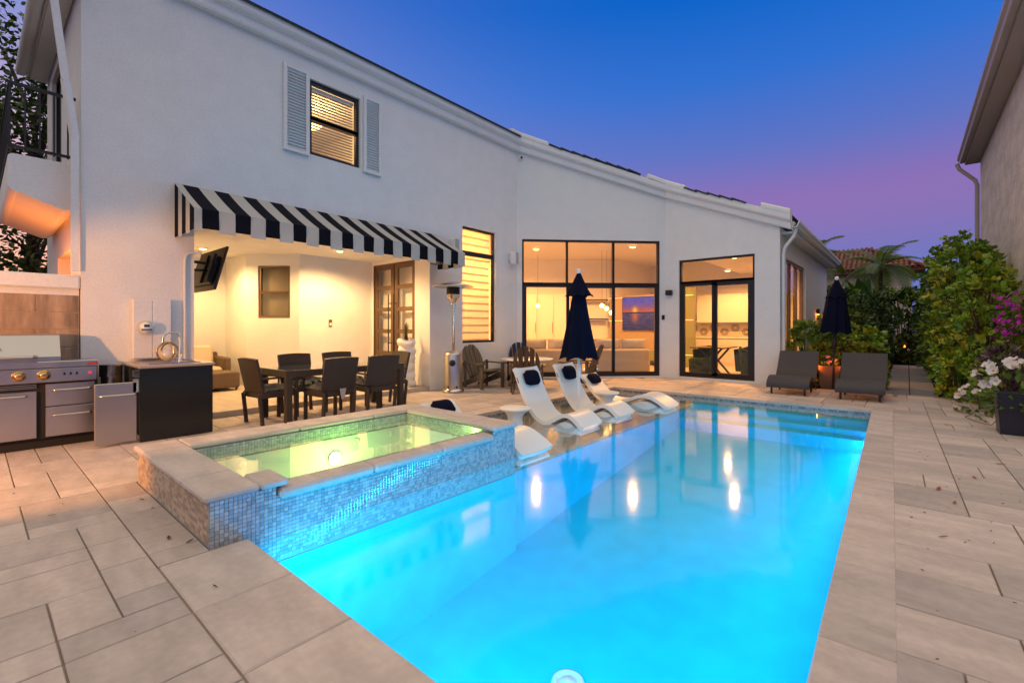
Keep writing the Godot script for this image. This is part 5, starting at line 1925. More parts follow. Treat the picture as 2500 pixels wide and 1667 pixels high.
func fan_chair(at: Vector3, turn: float, m: String, label: String) -> void:
	# seat front towards +z in its own axes
	var c := thing("adirondack_chair", label, "chair", at, turn, "fan back garden chairs")
	var mat: Material = M[m]
	var s: SurfaceTool
	var lean := Basis(Vector3.RIGHT, -0.42)
	for k in 5:
		var x := (k - 2) * 0.098
		s = flat()
		var poly := [Vector2(-0.040, 0), Vector2(0.040, 0)]
		for i in 5:
			var u := 0.047 - 0.0235 * i
			var far := x * 1.25 + u
			poly.append(Vector2(u, 0.76 - 0.16 * pow(far / 0.27, 2.0) - 0.10 * pow(far / 0.27, 6.0)))
		prism(s, poly, 0.02, Transform3D(lean * Basis(Vector3.BACK, -0.03 * (k - 2)), Vector3(x, 0.24, -0.22)))
		part("back_slat", s, mat, c)
	for k in 5:
		s = flat()
		bev(s, Vector3(0, 0.375 - 0.035 * k + (0.02 if k == 0 else 0.0), 0.26 - 0.105 * k), Vector3(0.52, 0.022, 0.095), 0.006, Basis(Vector3.RIGHT, -0.32 if k else 0.4))
		part("seat_slat", s, mat, c)
	for a in [-1, 1]:
		s = flat()
		prism(s, [Vector2(-0.36, 0.345), Vector2(-0.36, 0.25), Vector2(0.42, 0.0), Vector2(0.52, 0.0), Vector2(0.50, 0.06), Vector2(-0.2, 0.34)], 0.03, Transform3D(Basis(Vector3(0, 0, -1), Vector3.UP, Vector3(1, 0, 0)), Vector3(a * 0.265, 0, 0)))
		part("side_rail", s, mat, c)
		s = flat()
		bev(s, Vector3(a * 0.30, 0.26, 0.27), Vector3(0.035, 0.52, 0.095), 0.006)
		part("front_leg", s, mat, c)
		s = flat()
		bev(s, Vector3(a * 0.31, 0.29, -0.27), Vector3(0.03, 0.58, 0.075), 0.006)
		part("rear_leg", s, mat, c)
		s = flat()
		prism(s, [Vector2(-0.055, 0.36), Vector2(0.06, 0.37), Vector2(0.075, 0.2), Vector2(0.05, -0.33), Vector2(-0.03, -0.33), Vector2(-0.05, 0.1)], 0.024, Transform3D(Basis(Vector3.RIGHT * a, Vector3(0, 0, 1), Vector3.DOWN * a), Vector3(a * 0.315, 0.535, 0.0)))
		part("armrest", s, mat, c)
	s = flat()
	bev(s, Vector3(0, 0.50, -0.345), Vector3(0.62, 0.06, 0.025), 0.005)
	part("back_rail", s, mat, c)

func make_awning() -> void:
	var aw := thing("striped_awning", "black and white striped awning with notched valance over the covered patio", "awning", Vector3(-7.53, 3.25, -1.79))
	# stripes run from the wall out and down; local x = outwards, z = along the wall (negative)
	var edges := [0.0, 0.085]
	for k in 24:
		edges.append(0.085 + (4.60 - 0.085) * (k + 1) / 24.0)
	var ox := 0.83
	var dy := -0.47
	for k in edges.size() - 1:
		var white := k % 2 == 0
		var z0: float = -edges[k]
		var z1: float = -edges[k + 1]
		var s := flat()
		var rows := []
		for r in 5:
			var t := r / 4.0
			var sag := -0.012 * sin(t * PI)
			rows.append([Vector3(0.012 + ox * t, dy * t + sag, z0), Vector3(0.012 + ox * t, dy * t + sag, z1)])
		skin(s, rows, 0.003, false)
		var m: Material = M["canvas_white"] if white else M["canvas_black"]
		part("canopy_stripe", s, m, aw)
		s = flat()
		var drop := 0.275 if white else 0.24
		rows = []
		for r in 5:
			var t := r / 4.0
			var b := 0.008 * sin(t * 4.0 + k * 1.3)
			rows.append([Vector3(ox + 0.012 + b, dy - drop * t, z0), Vector3(ox + 0.012 - b * 0.5, dy - drop * t, z1)])
		skin(s, rows, 0.003, false)
		part("valance_stripe", s, m, aw)
	# side panels in vertical stripes
	for e in [0.0, -4.60]:
		for k in 5:
			var s := flat()
			var x0 := 0.01 + 0.166 * k
			var x1 := x0 + 0.166
			var lo0 := dy - 0.26 - (0.02 if k % 2 else 0.0)
			prism(s, [Vector2(x0, dy * x0 / ox), Vector2(x0, lo0), Vector2(x1, lo0), Vector2(x1, dy * x1 / ox)], 0.004, Transform3D(Basis(), Vector3(0, 0, e)))
			part("side_stripe", s, M["canvas_black"] if k % 2 == 0 else M["canvas_white"], aw)
	var s2 := flat()
	for z in [-0.02, -2.3, -4.58]:
		tube(s2, [Vector3(0.02, -0.45, z), Vector3(ox - 0.01, dy - 0.01, z)], 0.014, 6)
	tube(s2, [Vector3(ox - 0.01, dy - 0.01, -0.01), Vector3(ox - 0.01, dy - 0.01, -4.59)], 0.016, 6)
	part("frame", s2, M["trim_white"], aw)
	s2 = flat()
	bev(s2, Vector3(0.22, -0.60, -4.42), Vector3(0.30, 0.10, 0.16), 0.01)
	part("motor_box", s2, M["bronze_frame"], aw)

# ---------- things standing in the pool and sun loungers ----------
func ledge_lounger(z: float, prof: Array, pillow: Vector3, tilt: float, label: String) -> void:
	var t := thing("ledge_lounger", label, "lounger", Vector3(-4.1, 0, z), 0, "white in-pool loungers")
	var curve := Curve3D.new()
	for k in prof.size():
		var a: Vector2 = prof[maxi(k - 1, 0)]
		var b: Vector2 = prof[mini(k + 1, prof.size() - 1)]
		var d := (b - a) / 6.0
		curve.add_point(Vector3(prof[k].x + 4.1, prof[k].y, 0), Vector3(-d.x, -d.y, 0), Vector3(d.x, d.y, 0))
	curve.bake_interval = 0.05
	var base := curve.get_baked_points()
	var rows := []
	for p in base:
		var line := []
		for c in 9:
			var u := c / 8.0 * 2 - 1
			line.append(p + Vector3(0, 0.014 * pow(absf(u), 4.0), -u * 0.285))
		rows.append(line)
	var s := flat()
	skin(s, rows, 0.055)
	part("shell", s, M["white_resin"], t)
	# closed block under the knee bend
	s = flat()
	var under := []
	for p in base:
		if p.x > 0.02: under.append(Vector2(p.x, p.y - 0.05))
	under.append(Vector2(under[-1].x, -0.19))
	under.append(Vector2(under[0].x, -0.19))
	prism(s, under, 0.53)
	part("foot", s, M["white_resin"], t)
	s = flat()
	var b := Basis(Vector3.BACK, tilt)
	var pr := []
	for r in 7:
		var line := []
		for c in 9:
			var u := c / 8.0 * 2 - 1
			var v := r / 6.0 * 2 - 1
			line.append(Vector3(v * 0.085, 0.04 * pow(maxf(0.0, (1 - pow(absf(u), 4)) * (1 - pow(absf(v), 4))), 0.6), -u * 0.155))
		pr.append(line)
	skin(s, pr, 0.05)
	part("pillow", s, M["navy"], t, Transform3D(b, pillow))
	s = flat()
	box(s, Vector3(0, -0.03, 0), Vector3(0.09, 0.012, 0.572))
	part("strap", s, M["navy"], t, Transform3D(b, pillow))

func make_shelf_things() -> void:
	var tall := [Vector2(-4.64, 0.64), Vector2(-4.585, 0.55), Vector2(-4.53, 0.41), Vector2(-4.45, 0.25), Vector2(-4.35, 0.09), Vector2(-4.24, -0.04), Vector2(-4.12, -0.11), Vector2(-3.98, -0.125), Vector2(-3.86, -0.07), Vector2(-3.75, -0.005), Vector2(-3.65, 0.02), Vector2(-3.55, -0.015), Vector2(-3.42, -0.12)]
	var low := [Vector2(-4.88, 0.34), Vector2(-4.81, 0.28), Vector2(-4.68, 0.13), Vector2(-4.52, -0.03), Vector2(-4.35, -0.11), Vector2(-4.1, -0.12), Vector2(-3.85, -0.05), Vector2(-3.64, 0.03), Vector2(-3.48, 0.04), Vector2(-3.30, -0.03), Vector2(-3.15, -0.12)]
	var first := low.duplicate()
	first[0].y = 0.25
	first[1].y = 0.20
	first[2].y = 0.08
	ledge_lounger(-4.10, first, Vector3(-0.63, 0.215, 0), -0.80, "low white lounger in the water right behind the spa corner, navy pillow")
	ledge_lounger(-5.72, tall, Vector3(-0.40, 0.51, 0), -1.18, "upright white ledge lounger left of the closed umbrella, navy head pillow")
	ledge_lounger(-6.78, tall, Vector3(-0.40, 0.51, 0), -1.18, "upright white ledge lounger right behind the umbrella pole, navy head pillow")
	ledge_lounger(-8.02, low, Vector3(-0.63, 0.28, 0), -0.80, "low white ledge lounger at the far end of the sun shelf, navy pillow")
	for e in [[Vector3(-4.33, -0.195, -5.14), "round white side table in the water between spa and loungers"], [Vector3(-4.12, -0.195, -7.45), "round white side table in the water beyond the umbrella"]]:
		var t := thing("pool_side_table", e[1], "table", e[0], 0, "white in-pool side tables")
		var s := flat()
		lathe(s, [Vector2(0.15, 0.0), Vector2(0.155, 0.02), Vector2(0.125, 0.08), Vector2(0.105, 0.16), Vector2(0.115, 0.22), Vector2(0.15, 0.27), Vector2(0.205, 0.305), Vector2(0.222, 0.315)], 36)
		part("stem", s, M["white_resin"], t)
		s = flat()
		lathe(s, [Vector2(0.222, 0.314), Vector2(0.226, 0.325), Vector2(0.222, 0.338), Vector2(0.205, 0.342), Vector2(0, 0.342)], 36)
		part("top", s, M["white_resin"], t)
	umbrella(Vector3(-4.13, -0.195, -6.54), 0.0, "closed navy umbrella on a white pole standing in the pool shelf", 2.34, 0.97, 0.35, "white_resin", 0.10)

func umbrella(at: Vector3, lean: float, label: String, top: float, low: float, rad: float, pole: String, neck: float) -> void:
	var t := thing("closed_umbrella", label, "umbrella", at, 0, "closed navy umbrellas")
	t.rotation.z = lean
	var s := flat()
	tube(s, [Vector3(0, 0, 0), Vector3(0, low + 0.35, 0)], 0.022, 12)
	lathe(s, [Vector2(0.022, low - 0.30), Vector2(0.042, low - 0.27), Vector2(0.042, low - 0.20), Vector2(0.034, low - 0.08), Vector2(0.022, low - 0.06)], 14)
	part("pole", s, M[pole], t)
	s = flat()
	tube(s, [Vector3(0, low + 0.3, 0), Vector3(0, top + 0.08, 0)], 0.02, 8)
	lathe(s, [Vector2(0, top + 0.03), Vector2(0.03, top + 0.05), Vector2(0.042, top + 0.085), Vector2(0.03, top + 0.12), Vector2(0, top + 0.135)], 16)
	part("finial", s, M["white_resin"], t)
	for e in [[low, top - 0.25, rad, neck, 16.0, 0.30], [top - 0.34, top + 0.06, rad * 0.72, 0.03, 16.0, 0.16]]:
		s = flat()
		var rows := []
		var n := 14
		for r in n + 1:
			var v := r / float(n)
			var line := []
			for c in 65:
				var a := TAU * c / 64.0
				var fold := absf(sin(a * 4.0))
				var rr: float = lerpf(e[2], e[3], pow(v, 0.85))
				var hem: float = 0.045 * fold * (1.0 - v) if r == 0 else 0.0
				rr *= 1.0 - e[5] * pow(fold, 1.4) * (1.0 - 0.55 * v) + 0.02 * sin(a * 3.0 + v * 5.0)
				line.append(Vector3(cos(a) * rr, lerpf(e[0], e[1], v) + hem, -sin(a) * rr * 0.92))
			rows.append(line)
		skin(s, rows, 0.004)
		part("canopy" if e[0] == low else "vent_canopy", s, M["navy"], t)

func make_loungers() -> void:
	var l := thing("wicker_lounger", "dark wicker sun lounger beside the house corner, nearer the wall", "lounger", Vector3(-1.76, 0, -10.34), 0, "wicker sun loungers")
	var pr := [Vector2(0.10, 0.13), Vector2(0.11, 0.20), Vector2(0.05, 0.27), Vector2(-0.10, 0.335), Vector2(-0.25, 0.35), Vector2(-0.45, 0.31), Vector2(-0.65, 0.27), Vector2(-0.78, 0.29), Vector2(-0.92, 0.44), Vector2(-1.08, 0.64), Vector2(-1.20, 0.80)]
	var s := flat()
	var rows := []
	for p in pr:
		var line := []
		for c in 7:
			line.append(Vector3(-0.36 + 0.72 * c / 6.0, p.y, p.x))
		rows.append(line)
	skin(s, rows, 0.045)
	part("woven_body", s, M["wicker_grey"], l)
	for a in [-1, 1]:
		s = flat()
		bev(s, Vector3(a * 0.28, 0.075, 0.03), Vector3(0.035, 0.15, 0.035), 0.004)
		part("leg", s, M["black_metal"], l)
		s = flat()
		bev(s, Vector3(a * 0.28, 0.13, -0.75), Vector3(0.035, 0.26, 0.035), 0.004)
		part("leg", s, M["black_metal"], l)
		s = flat()
		tube(s, [Vector3(a * 0.34, 0.18, 0.06), Vector3(a * 0.34, 0.29, -0.2), Vector3(a * 0.34, 0.22, -0.7), Vector3(a * 0.34, 0.20, -1.15)], 0.018, 6)
		part("side_rail", s, M["wicker_grey"], l)
	s = flat()
	tube(s, [Vector3(-0.3, 0.60, -1.1), Vector3(-0.3, 0.0, -1.25), Vector3(0.3, 0.0, -1.25), Vector3(0.3, 0.60, -1.1)], 0.015, 6)
	part("back_prop", s, M["black_metal"], l)
	copy_of(l, "wicker_lounger", "dark wicker sun lounger beside the stone path, farther from the house", Vector3(-0.64, 0, -10.33), 0.0)
	umbrella(Vector3(-1.20, 0, -11.95), -0.03, "closed navy umbrella on a dark pole between the two wicker loungers", 2.26, 1.17, 0.30, "black_metal", 0.17)

# ---------- planting ----------
func leaf_mesh(w: float, fold: float, blunt: float) -> ArrayMesh:
	# leaf of length 1 along +y, looking towards +z, folded along its midrib; blunt 1 = widest near the tip
	var s := flat()
	var rib := []
	var left := []
	var right := []
	for k in 5:
		var t := k / 4.0
		var half := w * 0.5 * sin(PI * pow(clampf(t, 0.02, 0.995), lerpf(0.8, 1.9, blunt)))
		var z := -0.10 * t * t
		rib.append(Vector3(0, t, z))
		left.append(Vector3(-half, t, z + fold * half))
		right.append(Vector3(half, t, z + fold * half))
	s.set_smooth_group(1)
	for k in 4:
		quad(s, left[k], rib[k], rib[k + 1], left[k + 1])
		quad(s, rib[k], right[k], right[k + 1], rib[k + 1])
	return mesh_of(s)

func toward(n: Vector3, spin: float) -> Basis:
	# basis whose y axis is n
	var x := n.cross(Vector3.UP if absf(n.y) < 0.95 else Vector3.RIGHT).normalized()
	return Basis(x, n, x.cross(n)) * Basis(Vector3.UP, spin)

func shrub(called: String, label: String, category: String, at: Vector3, size: Vector3, clusters: int, leaf: float, mesh: Mesh, palette: Array, group := "", whorl := 6, box_like := 0.0, stem := true) -> Node3D:
	var t := thing(called, label, category, at, 0, group)
	var fn := FastNoiseLite.new()
	fn.seed = int(at.x * 71 + at.z * 37 + size.y * 13)
	fn.frequency = 1.1
	var spots := []
	var tips := []
	for k in clusters:
		var d := Vector3(rng.randf_range(-1, 1), rng.randf_range(-0.75, 1), rng.randf_range(-1, 1))
		if box_like > 0.0:
			var m := maxf(absf(d.x), maxf(absf(d.y), absf(d.z)))
			d = d.normalized().lerp(d / m, box_like)
		else:
			d = d.normalized()
		var lump := 0.78 + 0.34 * fn.get_noise_3dv(d * 2.0 + at)
		var depth := 1.0 - 0.55 * pow(rng.randf(), 1.6)
		var c := Vector3(d.x * size.x, size.y * 0.5 + d.y * size.y * 0.5, d.z * size.z) * Vector3(lump * depth, 0.9 + 0.1 * lump, lump * depth)
		c.y = maxf(c.y * (lump * 0.35 + 0.72), 0.06)
		if k % 14 == 0: tips.append(c)
		var n := (Vector3(d.x, 0.55 + d.y * 0.5, d.z) + Vector3(rng.randf_range(-0.5, 0.5), rng.randf_range(-0.2, 0.5), rng.randf_range(-0.5, 0.5))).normalized()
		var b := toward(n, rng.randf() * TAU)
		var base: Color = palette[rng.randi_range(0, palette.size() - 1)]
		for j in whorl:
			var lb := b * Basis(Vector3.UP, TAU * j / whorl + rng.randf_range(-0.3, 0.3)) * Basis(Vector3.RIGHT, rng.randf_range(0.35, 1.25))
			var z := leaf * rng.randf_range(0.7, 1.2)
			var f := rng.randf_range(0.75, 1.3)
			spots.append([Transform3D(lb.scaled(Vector3(z, z, z)), c + n * rng.randf_range(-0.4, 0.1) * leaf), Color(base.r * f, base.g * f, base.b * f)])
	field("leaves", mesh, M["leaf"], t, spots, [])
	if stem:
		var s := flat()
		for p in tips:
			var mid: Vector3 = p * 0.5 + Vector3(0, 0.12 * size.y, 0)
			tube(s, [Vector3(p.x * 0.12, 0, p.z * 0.12), mid * Vector3(0.8, 1, 0.8), p], [0.018, 0.012, 0.005], 5, false)
		part("stems", s, M["bark"], t)
	return t

func make_planting() -> void:
	var clusia := leaf_mesh(0.62, 0.25, 0.95)
	var plain := leaf_mesh(0.42, 0.3, 0.35)
	var slim := leaf_mesh(0.26, 0.3, 0.2)
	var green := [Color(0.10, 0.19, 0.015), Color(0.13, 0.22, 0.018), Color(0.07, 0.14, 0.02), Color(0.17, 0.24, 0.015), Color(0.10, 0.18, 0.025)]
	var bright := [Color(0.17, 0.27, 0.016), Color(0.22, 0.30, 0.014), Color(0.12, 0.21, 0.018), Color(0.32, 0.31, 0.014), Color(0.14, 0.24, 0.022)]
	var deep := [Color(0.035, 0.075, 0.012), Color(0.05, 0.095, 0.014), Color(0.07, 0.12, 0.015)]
	# hedge behind the loungers
	for e in [[-1.82, -12.55, 0.42, 1.45, "next to the house corner"], [-1.20, -12.75, 0.50, 1.38, "behind the dark umbrella pole"], [-0.62, -12.6, 0.36, 1.28, "at the end beside the stone path"]]:
		shrub("clusia_shrub", "round leaved green shrub %s behind the loungers" % e[4], "shrub", Vector3(e[0], -0.05, e[1]), Vector3(e[2], e[3], 0.45), 150, 0.125, clusia, bright if e[0] > -1.0 else green, "shrubs behind the loungers", 6, 0.55)
	for e in [[-1.3, -15.2, 1.75], [-1.3, -17.6, 2.2], [-0.9, -19.8, 2.5]]:
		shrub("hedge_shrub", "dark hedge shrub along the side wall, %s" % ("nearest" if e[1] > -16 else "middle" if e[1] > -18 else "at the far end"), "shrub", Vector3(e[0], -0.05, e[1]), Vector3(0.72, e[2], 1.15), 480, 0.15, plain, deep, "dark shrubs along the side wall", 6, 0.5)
	for e in [[-2.4, -22.6, 2.9, "left"], [-0.2, -23.2, 2.75, "centre"], [1.9, -22.4, 3.0, "right"]]:
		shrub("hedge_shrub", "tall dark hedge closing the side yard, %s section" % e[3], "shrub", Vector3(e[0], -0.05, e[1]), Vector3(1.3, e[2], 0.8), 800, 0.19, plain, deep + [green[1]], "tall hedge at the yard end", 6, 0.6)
	# tall round leaved shrubs against the neighbour's wall
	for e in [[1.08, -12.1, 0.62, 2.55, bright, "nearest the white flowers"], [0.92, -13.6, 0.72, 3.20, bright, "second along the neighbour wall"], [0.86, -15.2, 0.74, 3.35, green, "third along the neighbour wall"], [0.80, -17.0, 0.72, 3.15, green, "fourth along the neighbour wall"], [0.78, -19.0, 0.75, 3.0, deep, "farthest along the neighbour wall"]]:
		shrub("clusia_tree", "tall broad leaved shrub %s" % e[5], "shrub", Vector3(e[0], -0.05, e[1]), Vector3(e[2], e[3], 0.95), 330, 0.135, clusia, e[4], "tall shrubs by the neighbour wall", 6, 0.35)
	shrub("clusia_shrub", "low bright green shrub at the path edge near the deck", "shrub", Vector3(0.72, -0.05, -11.75), Vector3(0.40, 0.85, 0.55), 120, 0.115, clusia, bright, "", 6, 0.2)
	shrub("clusia_shrub", "bright green shrub behind the purple leaved plant", "shrub", Vector3(1.12, -0.05, -11.2), Vector3(0.42, 1.10, 0.45), 110, 0.12, clusia, bright, "", 6, 0.2)
	var purple := [Color(0.07, 0.035, 0.045), Color(0.12, 0.07, 0.08), Color(0.045, 0.02, 0.03), Color(0.16, 0.11, 0.12)]
	shrub("purple_plant", "dusky purple leaved plant behind the white flowers", "plant", Vector3(1.12, -0.05, -10.45), Vector3(0.36, 1.08, 0.42), 150, 0.10, slim, purple, "", 6, 0.2)
	var boug := shrub("bougainvillea", "pink flowering bougainvillea at the right edge", "shrub", Vector3(1.50, -0.05, -11.0), Vector3(0.34, 1.85, 0.36), 110, 0.09, plain, [Color(0.14, 0.14, 0.03), Color(0.08, 0.13, 0.02), Color(0.28, 0.05, 0.12)], "", 5)
	var bl := []
	for k in 150:
		var c := Vector3(rng.randf_range(-0.38, 0.2), rng.randf_range(1.15, 1.9), rng.randf_range(-0.3, 0.38))
		bl.append([Transform3D(toward(Vector3(rng.randf_range(-1, 1), rng.randf_range(-0.2, 1), rng.randf_range(-0.2, 1)).normalized(), rng.randf() * TAU).scaled(Vector3.ONE * rng.randf_range(0.05, 0.085)), c), Color(0.55, 0.03, 0.42) * rng.randf_range(0.6, 1.2)])
	field("bracts", leaf_mesh(0.75, 0.3, 0.4), M["petal"], boug, bl, [])
	mandevilla(Vector3(1.02, 0, -8.35), 1.0, "white trumpet flowers spilling from a black pot at the deck edge", true)
	mandevilla(Vector3(0.86, -0.05, -10.0), 0.8, "smaller clump of white trumpet flowers by the planting bed", false)
	var pot := thing("grey_pot", "grey round pot at the right picture edge beside the black pot", "pot", Vector3(1.36, 0, -8.15))
	var s := flat()
	lathe(s, [Vector2(0, 0), Vector2(0.14, 0), Vector2(0.20, 0.42), Vector2(0.215, 0.43), Vector2(0.215, 0.47), Vector2(0.19, 0.47), Vector2(0.18, 0.40)], 28)
	part("body", s, M["pot_grey"], pot)
	# terracotta coloured pot with pink flowers between the loungers
	var pp := thing("flower_pot", "brown square pot with pink flowers between the loungers", "pot", Vector3(-1.28, -0.05, -12.25))
	s = flat()
	prism(s, [Vector2(-0.15, 0), Vector2(0.15, 0), Vector2(0.20, 0.52), Vector2(-0.20, 0.52)], 0.36, Transform3D())
	part("body", s, M["pot_brown"], pp)
	var fl := []
	for k in 30:
		fl.append([Transform3D(toward(Vector3(rng.randf_range(-0.7, 0.7), 1, rng.randf_range(-0.2, 0.7)).normalized(), rng.randf() * TAU).scaled(Vector3.ONE * 0.11), Vector3(rng.randf_range(-0.14, 0.14), 0.52, rng.randf_range(-0.1, 0.16))), green[k % 5]])
	field("leaves", plain, M["leaf"], pp, fl, [])
	for e in [Vector3(-0.03, 0.70, 0.1), Vector3(0.10, 0.64, 0.14), Vector3(0.0, 0.60, 0.17)]:
		s = flat()
		lathe(s, [Vector2(0, -0.02), Vector2(0.045, 0.0), Vector2(0.05, 0.02), Vector2(0.03, 0.04), Vector2(0, 0.045)], 9)
		var m: StandardMaterial3D = M["petal"].duplicate()
		m.vertex_color_use_as_albedo = false
		m.albedo_color = lin(0.75, 0.25, 0.35)
		part("flower", s, m, pp, Transform3D(Basis(), e))
	# palms and big leaved plants behind the yard
	palm(Vector3(-1.05, 0, -30.7), 4.5, 2.1, "palm with feathery fronds in front of the red tiled roof")
	palm(Vector3(-3.9, 0, -29.0), 4.9, 2.0, "palm behind the house eave")
	var bp := thing("banana_plant", "broad upright banana leaves behind the far hedge", "plant", Vector3(-1.6, 0, -25.2))
	for k in 9:
		s = flat()
		var a := k * 0.75
		var rows := []
		for r in 9:
			var v := r / 8.0
			var w := 0.26 * sin(PI * clampf(v * 0.95 + 0.04, 0, 1))
			var ctr := Vector3(0, 2.2 + v * 1.2, 0.1 + 0.45 * v * v * (0.4 + 0.12 * k))
			rows.append([ctr + Vector3(-w, 0.03, 0), ctr, ctr + Vector3(w, 0.03, 0)])
		skin(s, rows, 0.004)
		tube(s, [Vector3(0, 0, 0), Vector3(0, 2.25, 0.1)], 0.03, 6)
		var m: StandardMaterial3D = M["leaf"].duplicate()
		m.vertex_color_use_as_albedo = false
		m.albedo_color = lin(0.05, 0.11, 0.02)
		part("leaf", s, m, bp, Transform3D(Basis(Vector3.UP, a), Vector3(cos(a) * 0.2, 0, sin(a) * 0.2)))
	# dark trees on the left against the afterglow
	var tree_leaf := leaf_mesh(0.5, 0.3, 0.5)
	for e in [[-14.2, -0.9, 7.6, 1.9, "nearest the balcony"], [-17.0, 0.5, 9.0, 2.6, "rising behind the balcony"], [-17.5, -3.0, 8.4, 2.4, "seen between eave and balcony"], [-13.0, 1.2, 6.2, 1.8, "at the left picture edge"]]:
		var t := thing("dark_tree", "dark leafy tree %s against the orange glow" % e[4], "tree", Vector3(e[0], -0.05, e[1]), 0, "dark trees left of the house")
		s = flat()
		var hgt: float = e[2]
		tube(s, [Vector3.ZERO, Vector3(0.1, hgt * 0.35, 0.05), Vector3(0, hgt * 0.75, 0)], [0.16, 0.11, 0.04], 8)
		var cl := []
		for k in 80:
			var v := rng.randf()
			var a := rng.randf() * TAU
			var rr: float = e[3] * sqrt(rng.randf()) * (1.0 - 0.45 * v)
			var c := Vector3(cos(a) * rr, hgt * (0.14 + 0.86 * v), sin(a) * rr)
			cl.append(c)
			if k % 3 == 0: tube(s, [Vector3(0, c.y * 0.75, 0), c * Vector3(0.5, 0.95, 0.5), c], [0.05, 0.03, 0.01], 5, false)
		part("trunk", s, M["bark"], t)
		var spots := []
		for c in cl:
			for k in 75:
				var p: Vector3 = c + Vector3(rng.randfn(), rng.randfn() * 0.7, rng.randfn()) * 0.36
				var z := rng.randf_range(0.09, 0.17)
				spots.append([Transform3D(toward(Vector3(rng.randfn(), rng.randfn() * 0.6, rng.randfn()).normalized(), rng.randf() * TAU).scaled(Vector3.ONE * z), p), deep[rng.randi_range(0, 2)]])
		field("crown", tree_leaf, M["leaf"], t, spots, [])

func palm(at: Vector3, crown: float, length: float, label: String) -> void:
	var t := thing("palm_tree", label, "palm tree", at, 0, "palms behind the yard")
	var s := flat()
	tube(s, [Vector3.ZERO, Vector3(0.05, crown * 0.5, 0), Vector3(0, crown, 0)], [0.14, 0.10, 0.08], 10)
	part("trunk", s, M["bark"], t)
	s = flat()
	tube(s, [Vector3(0, crown - 0.9, 0), Vector3(0, crown - 0.1, 0), Vector3(0, crown + 0.2, 0)], [0.10, 0.075, 0.03], 8)
	var cm: StandardMaterial3D = M["leaf"].duplicate()
	cm.vertex_color_use_as_albedo = false
	cm.albedo_color = lin(0.10, 0.13, 0.03)
	part("crown_shaft", s, cm, t)
	var fm: StandardMaterial3D = M["leaf"].duplicate()
	fm.vertex_color_use_as_albedo = false
	fm.albedo_color = lin(0.035, 0.06, 0.02)
	for k in 13:
		var a := k * 2.4 + 0.3
		var rise := lerpf(1.25, -0.35, k / 12.0)
		s = flat()
		var spine := []
		var p := Vector3(0, crown, 0)
		var ang := rise
		for i in 11:
			spine.append(p)
			p += Vector3(cos(ang), sin(ang), 0) * length / 10.0
			ang -= 0.13
		tube(s, spine, [0.03, 0.028, 0.026, 0.024, 0.022, 0.02, 0.017, 0.014, 0.011, 0.008, 0.004], 5, false)
		for i in range(2, 11):
			for h in 3:
				for side in [-1, 1]:
					var o: Vector3 = spine[i - 1].lerp(spine[i], h / 3.0)
					var d: Vector3 = (spine[i] - spine[i - 1]).normalized()
					var l := 0.62 * sin(PI * clampf((i + h / 3.0) / 11.5, 0.08, 0.95)) + 0.12
					var out := (d * 0.75 + Vector3(0, 0.1, side * 1.0)).normalized()
					var w := d * 0.026
					var tip := o + out * l + Vector3(0, -0.22 * l, 0)
					var mid := o + out * l * 0.5
					tri(s, o - w, o + w, mid + w * 1.3)
					tri(s, o - w, mid + w * 1.3, mid - w * 1.3)
					tri(s, mid - w * 1.3, mid + w * 1.3, tip)
		part("frond", s, fm, t, Transform3D(Basis(Vector3.UP, a), Vector3.ZERO))

